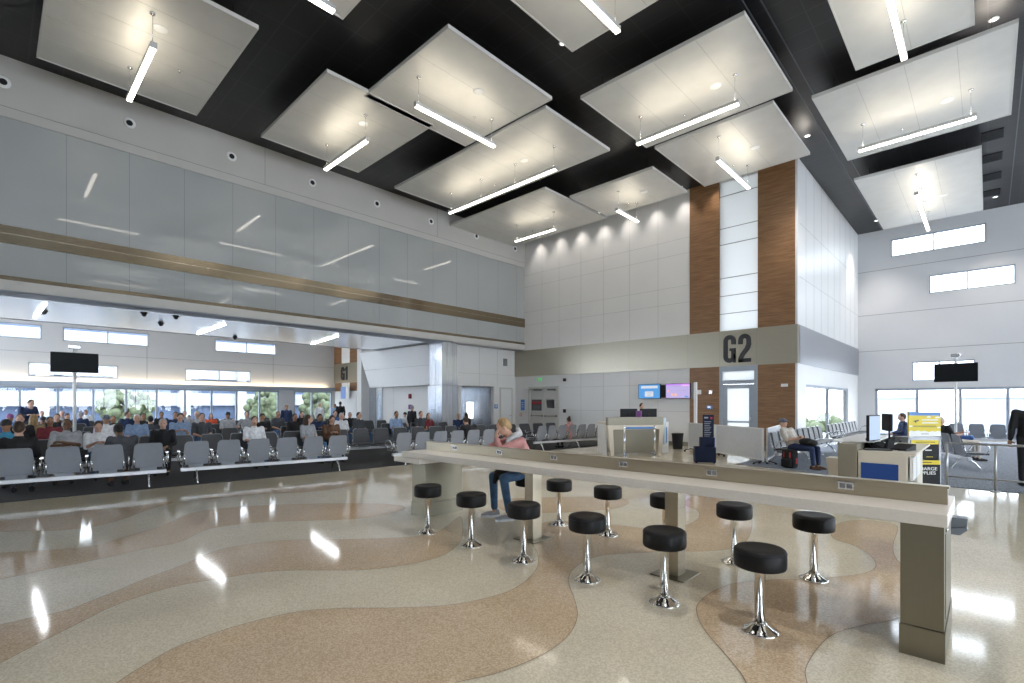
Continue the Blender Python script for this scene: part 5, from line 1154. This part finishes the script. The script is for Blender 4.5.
for sx in (-.27, .27):
    for sy in (-.17, .17): MB().lathe([(.03, 0), (.03, .03)], (sx*.85, sy*.8, 0), 8).build('foot', M['black'], sz)
# yellow sizer sign
ys = empty('carry_on_sign', (-.86, 11.95, 0), math.radians(43.7-2), label='tall yellow blue and black baggage sign on a grey frame behind the nearer podium', cat='sign')
q = MB(); q.box(-.255, -.225, -.02, .28, .0, 1.02); q.box(.225, .255, -.02, .28, .0, 1.02); q.box(-.255, .255, -.02, .28, .98, 1.03); q.box(-.255, .255, .26, .28, .0, 1.0); q.box(-.255, .255, -.02, .28, 0, .04); q.build('frame', pmat('sizer frame grey', (.30, .31, .34), .4, metal=.5, noise=.05), ys)
q = MB(); q.box(-.25, .25, -.02, .01, 1.05, 1.505, 0); q.box(-.25, .25, -.023, -.02, 1.44, 1.505, 1)
cl = [(-.25, 1.05), (.25, 1.05), (.25, 1.14), (.20, 1.155), (.16, 1.135), (.12, 1.15), (.06, 1.13), (.0, 1.155), (-.06, 1.14), (-.1, 1.16), (-.17, 1.145), (-.21, 1.165), (-.25, 1.13)]
q.prism(cl, -.023, -.02, 'y', 2)
for cx_, cz_, s in ((.2, 1.40, .05), (.06, 1.41, .035), (-.22, 1.235, .03), (.22, 1.21, .03)):
    q.prism([(cx_-s, cz_-.006), (cx_+s, cz_-.006), (cx_+s*.8, cz_+.012), (cx_+s*.2, cz_+.02), (cx_-s*.5, cz_+.014)], -.023, -.02, 'y', 2)
q.prism([(-.19, 1.335), (-.09, 1.36), (-.10, 1.335), (-.13, 1.33), (-.14, 1.30), (-.155, 1.325)], -.023, -.02, 'y', 3)
for z_ in (1.345, 1.29): q.box(-.05, .21, -.023, -.02, z_, z_+.008, 2); q.box(-.04, .20, -.023, -.02, z_+.014, z_+.026, 2)
q.box(-.19, .19, -.023, -.02, 1.225, 1.232, 3); q.box(-.17, .17, -.023, -.02, 1.24, 1.248, 3); q.box(-.06, .06, -.024, -.023, 1.09, 1.10, 3)
q.build('header_board', [M['yellow'], M['signblue'], M['white'], M['letter']], ys)
q = MB(); q.box(-.22, .21, -.028, -.02, .62, .98, 0); q.box(-.22, .21, -.031, -.028, .90, .98, 1); q.box(-.15, .15, -.033, -.031, .935, .945, 0); q.box(.0, .10, -.031, -.028, .78, .80, 2); q.box(.02, .12, -.031, -.028, .66, .67, 1)
q.build('upper_panel', [M['black'], M['yellow'], M['white']], ys)
q = MB(); q.box(-.22, .235, -.028, -.02, .1, .6, 0); q.box(-.22, .235, -.031, -.028, .52, .6, 1); q.box(-.1, .1, -.033, -.031, .555, .568, 0)
text_mesh(q, 'CHARGE', .085, .02, .44, -.031, mi=2); text_mesh(q, 'APPLIES', .085, .02, .36, -.031, mi=2)
q.build('lower_panel', [M['black'], M['yellow'], M['white']], ys)
ys.scale = (1.15, 1.15, .985)
# railing
rl = empty('guard_rail', (-.58, 12.9, 0), label='brushed steel guard railing at the carpet edge on the right', cat='railing')
MB().tube([(0, 0, .02), (0, 0, .86)], .022, 12).lathe([(.055, 0), (.055, .015)], (0, 0, 0), 16).build('post', M['alu2'], rl)
for x in (.68, 2.3, 3.9): MB().tube([(x, 0, .02), (x, 0, .86)], .022, 12).lathe([(.075, 0), (.075, .015)], (x, 0, 0), 16).build('post', M['alu2'], rl)
MB().tube([(-.02, 0, .87), (5, 0, .87)], .022, 12).build('top_rail', M['alu2'], rl); MB().tube([(0, 0, .22), (5, 0, .22)], .016, 12).build('lower_rail', M['alu2'], rl)
# screens on poles
def pole_tv(x, y, rz, w_, z0, z1, label, top):
    o = empty('pole_screen', (x, y, .012), rz, label=label, cat='screen', group='black screens on floor poles')
    MB().tube([(0, .1, 0), (0, .1, top)], .045, 14).build('pole', M['white'], o)
    MB().rbox(-w_/2, w_/2, -.05, .02, z0, z1, .01).build('casing', M['black'], o); MB().box(-w_/2+.02, w_/2-.02, -.054, -.05, z0+.02, z1-.02).build('display', M['screen'], o)
    MB().box(-.12, .12, .02, .1, (z0+z1)/2-.15, (z0+z1)/2+.15).build('bracket', M['alu'], o); MB().rbox(-.14, .14, .0, .16, top-.02, top+.1, .02).build('top_cap', M['alu'], o)
    MB().lathe([(.16, 0), (.16, .012), (.05, .02)], (0, .1, 0), 20).build('foot', M['alu'], o)
pole_tv(-20.0, 1.76, PI/2, 1.10, 2.56, 3.16, 'black screen on a white pole among the crowd on the left', 3.3)
pole_tv(-.86, 24.5, 0, 1.21, 2.42, 3.10, 'black screen on a white pole before the far right windows', 3.35)

# alcove mirror, wall boxes in the left background
MB().rbox(-17.9, -17.85, 15.6, 16.0, .9, 1.7, .01).build('alcove_mirror', emit_mat('mirror glow', (.95, .97, 1), 1.2), label='upright mirror in the steel alcove, its brightness set as glow', cat='mirror')  # no lamp here: the mirror's brightness is put in as emission
for i, (x, z) in enumerate(((-21.6, 2.0), (-21.6, 1.45))):
    MB().rbox(x-.1, x+.1, 14.93, 14.995, z-.12, z+.12, .01).build('alarm_box', CL['maroon'] if i == 0 else CL['purple'], label=['small dark red alarm box on the white recess wall', 'small purple alarm box below the dark red one'][i], cat='alarm box')
sg = empty('hanging_sign', (-33.0, YG-.3, 1.95), label='light blue sign hanging under the far gate band', cat='sign')
MB().rbox(-.45, .2, -.02, .02, 0, .85, .01).build('sign_face', pmat('pale blue sign', (.25, .38, .75), .5, noise=.05), sg); MB().rbox(.25, .7, -.02, .02, .0, .85, .01).build('sign_face', M['white'], sg); MB().tube([(-.3, 0, .85), (-.3, 0, 1.15)], .01).tube([(.5, 0, .85), (.5, 0, 1.15)], .01).build('hanger', M['alu'], sg)

# ---------------------------------------------------------------- outside
ST(B(-120, 60, 30.6, 160, -5.2, -5).build('ground_airfield', M['tarmac'])); ST(B(-140, -36, -60, 30.5, -4.2, -4).build('ground_roadway', M['tarmac']))
ST(B(-24, -5, 18.9, 30.5, -5.2, -5).build('ground_courtyard', M['tarmac']))
gp = empty('parking_garage', (-62, 8, -4), label='white multi-storey parking garage beyond the far left windows', cat='building')
for k in range(5): MB().box(-6, 6, -32, 32, 2.6*k-.1+.3, 2.6*k+1.1+.3).build('floor_slab', M['gwhite'], gp)
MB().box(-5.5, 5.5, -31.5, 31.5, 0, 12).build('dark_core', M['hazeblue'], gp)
for k in range(13): MB().box(6, 6.5, -30.5+5*k, -29.7+5*k, 0, 11).build('pillar', M['gwhite'], gp)
for i, (y, s) in enumerate(((7.5, 1.), (18.5, 1.0), (24, 1.2), (30, 1.2), (-4, 1.))):
    t = empty('tree', (-50, y, -4), label=['small round tree before the parking garage, second window', 'leafy tree before the garage at the right pier', 'leafy tree behind the window right of the pier', 'tree at the far end of the garage', 'tree at the left end of the garage'][i], cat='tree', group='trees outside the far left windows')
    b = MB(); random.seed(i)
    for q in range(150):
        v_ = Vector((random.gauss(0, 1), random.gauss(0, 1), random.gauss(0, .9))); v_ = v_.normalized()*random.uniform(.5, 1.0)
        b.ell((v_.x*1.7*s, v_.y*1.9*s, 5.2+v_.z*1.6*s), [random.uniform(.18, .42)*s]*3, nu=7, nv=5)
    b.build('foliage', M['leaf'], t); MB().tube([(0, 0, 0), (.1, 0, 3), (0, .1, 4.8)], [.2, .15, .1]).build('trunk', M['bark'], t)
# right: distant treeline, terminal building and a taxiing area
for i in range(9):
    b = MB(); random.seed(40+i)
    for q in range(16): b.ell((random.uniform(-5, 5), random.uniform(-2, 2), random.uniform(0, 3.2)), [random.uniform(1.2, 2.2)]*3, nu=8, nv=6)
    t = b.build('tree_clump', M['leaf'], label='clump of distant trees across the airfield', cat='trees', group='distant tree clumps'); t.location = (-62+16*i, 130+random.uniform(-3, 3), -5)
for i, (x, w_) in enumerate(((-13, 8), (3, 12), (22, 9))):
    h = empty('hangar', (x, 105, -5), label=['small pale hangar across the airfield on the left', 'wide pale terminal across the airfield', 'pale hangar across the airfield at the right edge'][i], cat='building', group='buildings across the airfield')
    MB().box(-w_/2, w_/2, 0, 8, 0, 7.5).build('wall', M['concrete'], h); MB().box(-w_/2-.4, w_/2+.4, -.4, 8.4, 7.5, 8.2).build('roof', M['white'], h)
    for q in range(4): MB().box(-w_/2+.6+q*w_/4, -w_/2+.6+q*w_/4+w_/6, -.05, 0, 4, 5.2).build('window', M['gwhite'], h)
t = empty('tree', (-10.3, 33, -5), label='dark bushy tree outside the side window', cat='tree'); b = MB(); random.seed(3)
for q in range(30): b.ell((random.uniform(-2, 2), random.uniform(-2, 2), 4.4+random.uniform(-1.5, 1.7)), [random.uniform(.5, .9)]*3, nu=8, nv=6)
b.build('foliage', M['leaf'], t); MB().tube([(0, 0, 0), (0, 0, 4)], .2).build('trunk', M['bark'], t)

# ---------------------------------------------------------------- world, output
wd = bpy.data.worlds.new('world'); S.world = wd; wd.use_nodes = True; nt = wd.node_tree
bg = nt.nodes['Background']; bg.inputs[0].default_value = (.86, .93, 1.0, 1); bg.inputs[1].default_value = 6
S.view_settings.view_transform = 'Standard'; S.view_settings.look = 'None'; S.view_settings.gamma = 1; S.view_settings.use_curve_mapping = False
S.view_settings.exposure = 0.48
S.cycles.use_denoising = True
S.cycles.max_bounces = 8; S.cycles.diffuse_bounces = 4; S.cycles.glossy_bounces = 4; S.cycles.transparent_max_bounces = 12
S.cycles.sample_clamp_indirect = 8
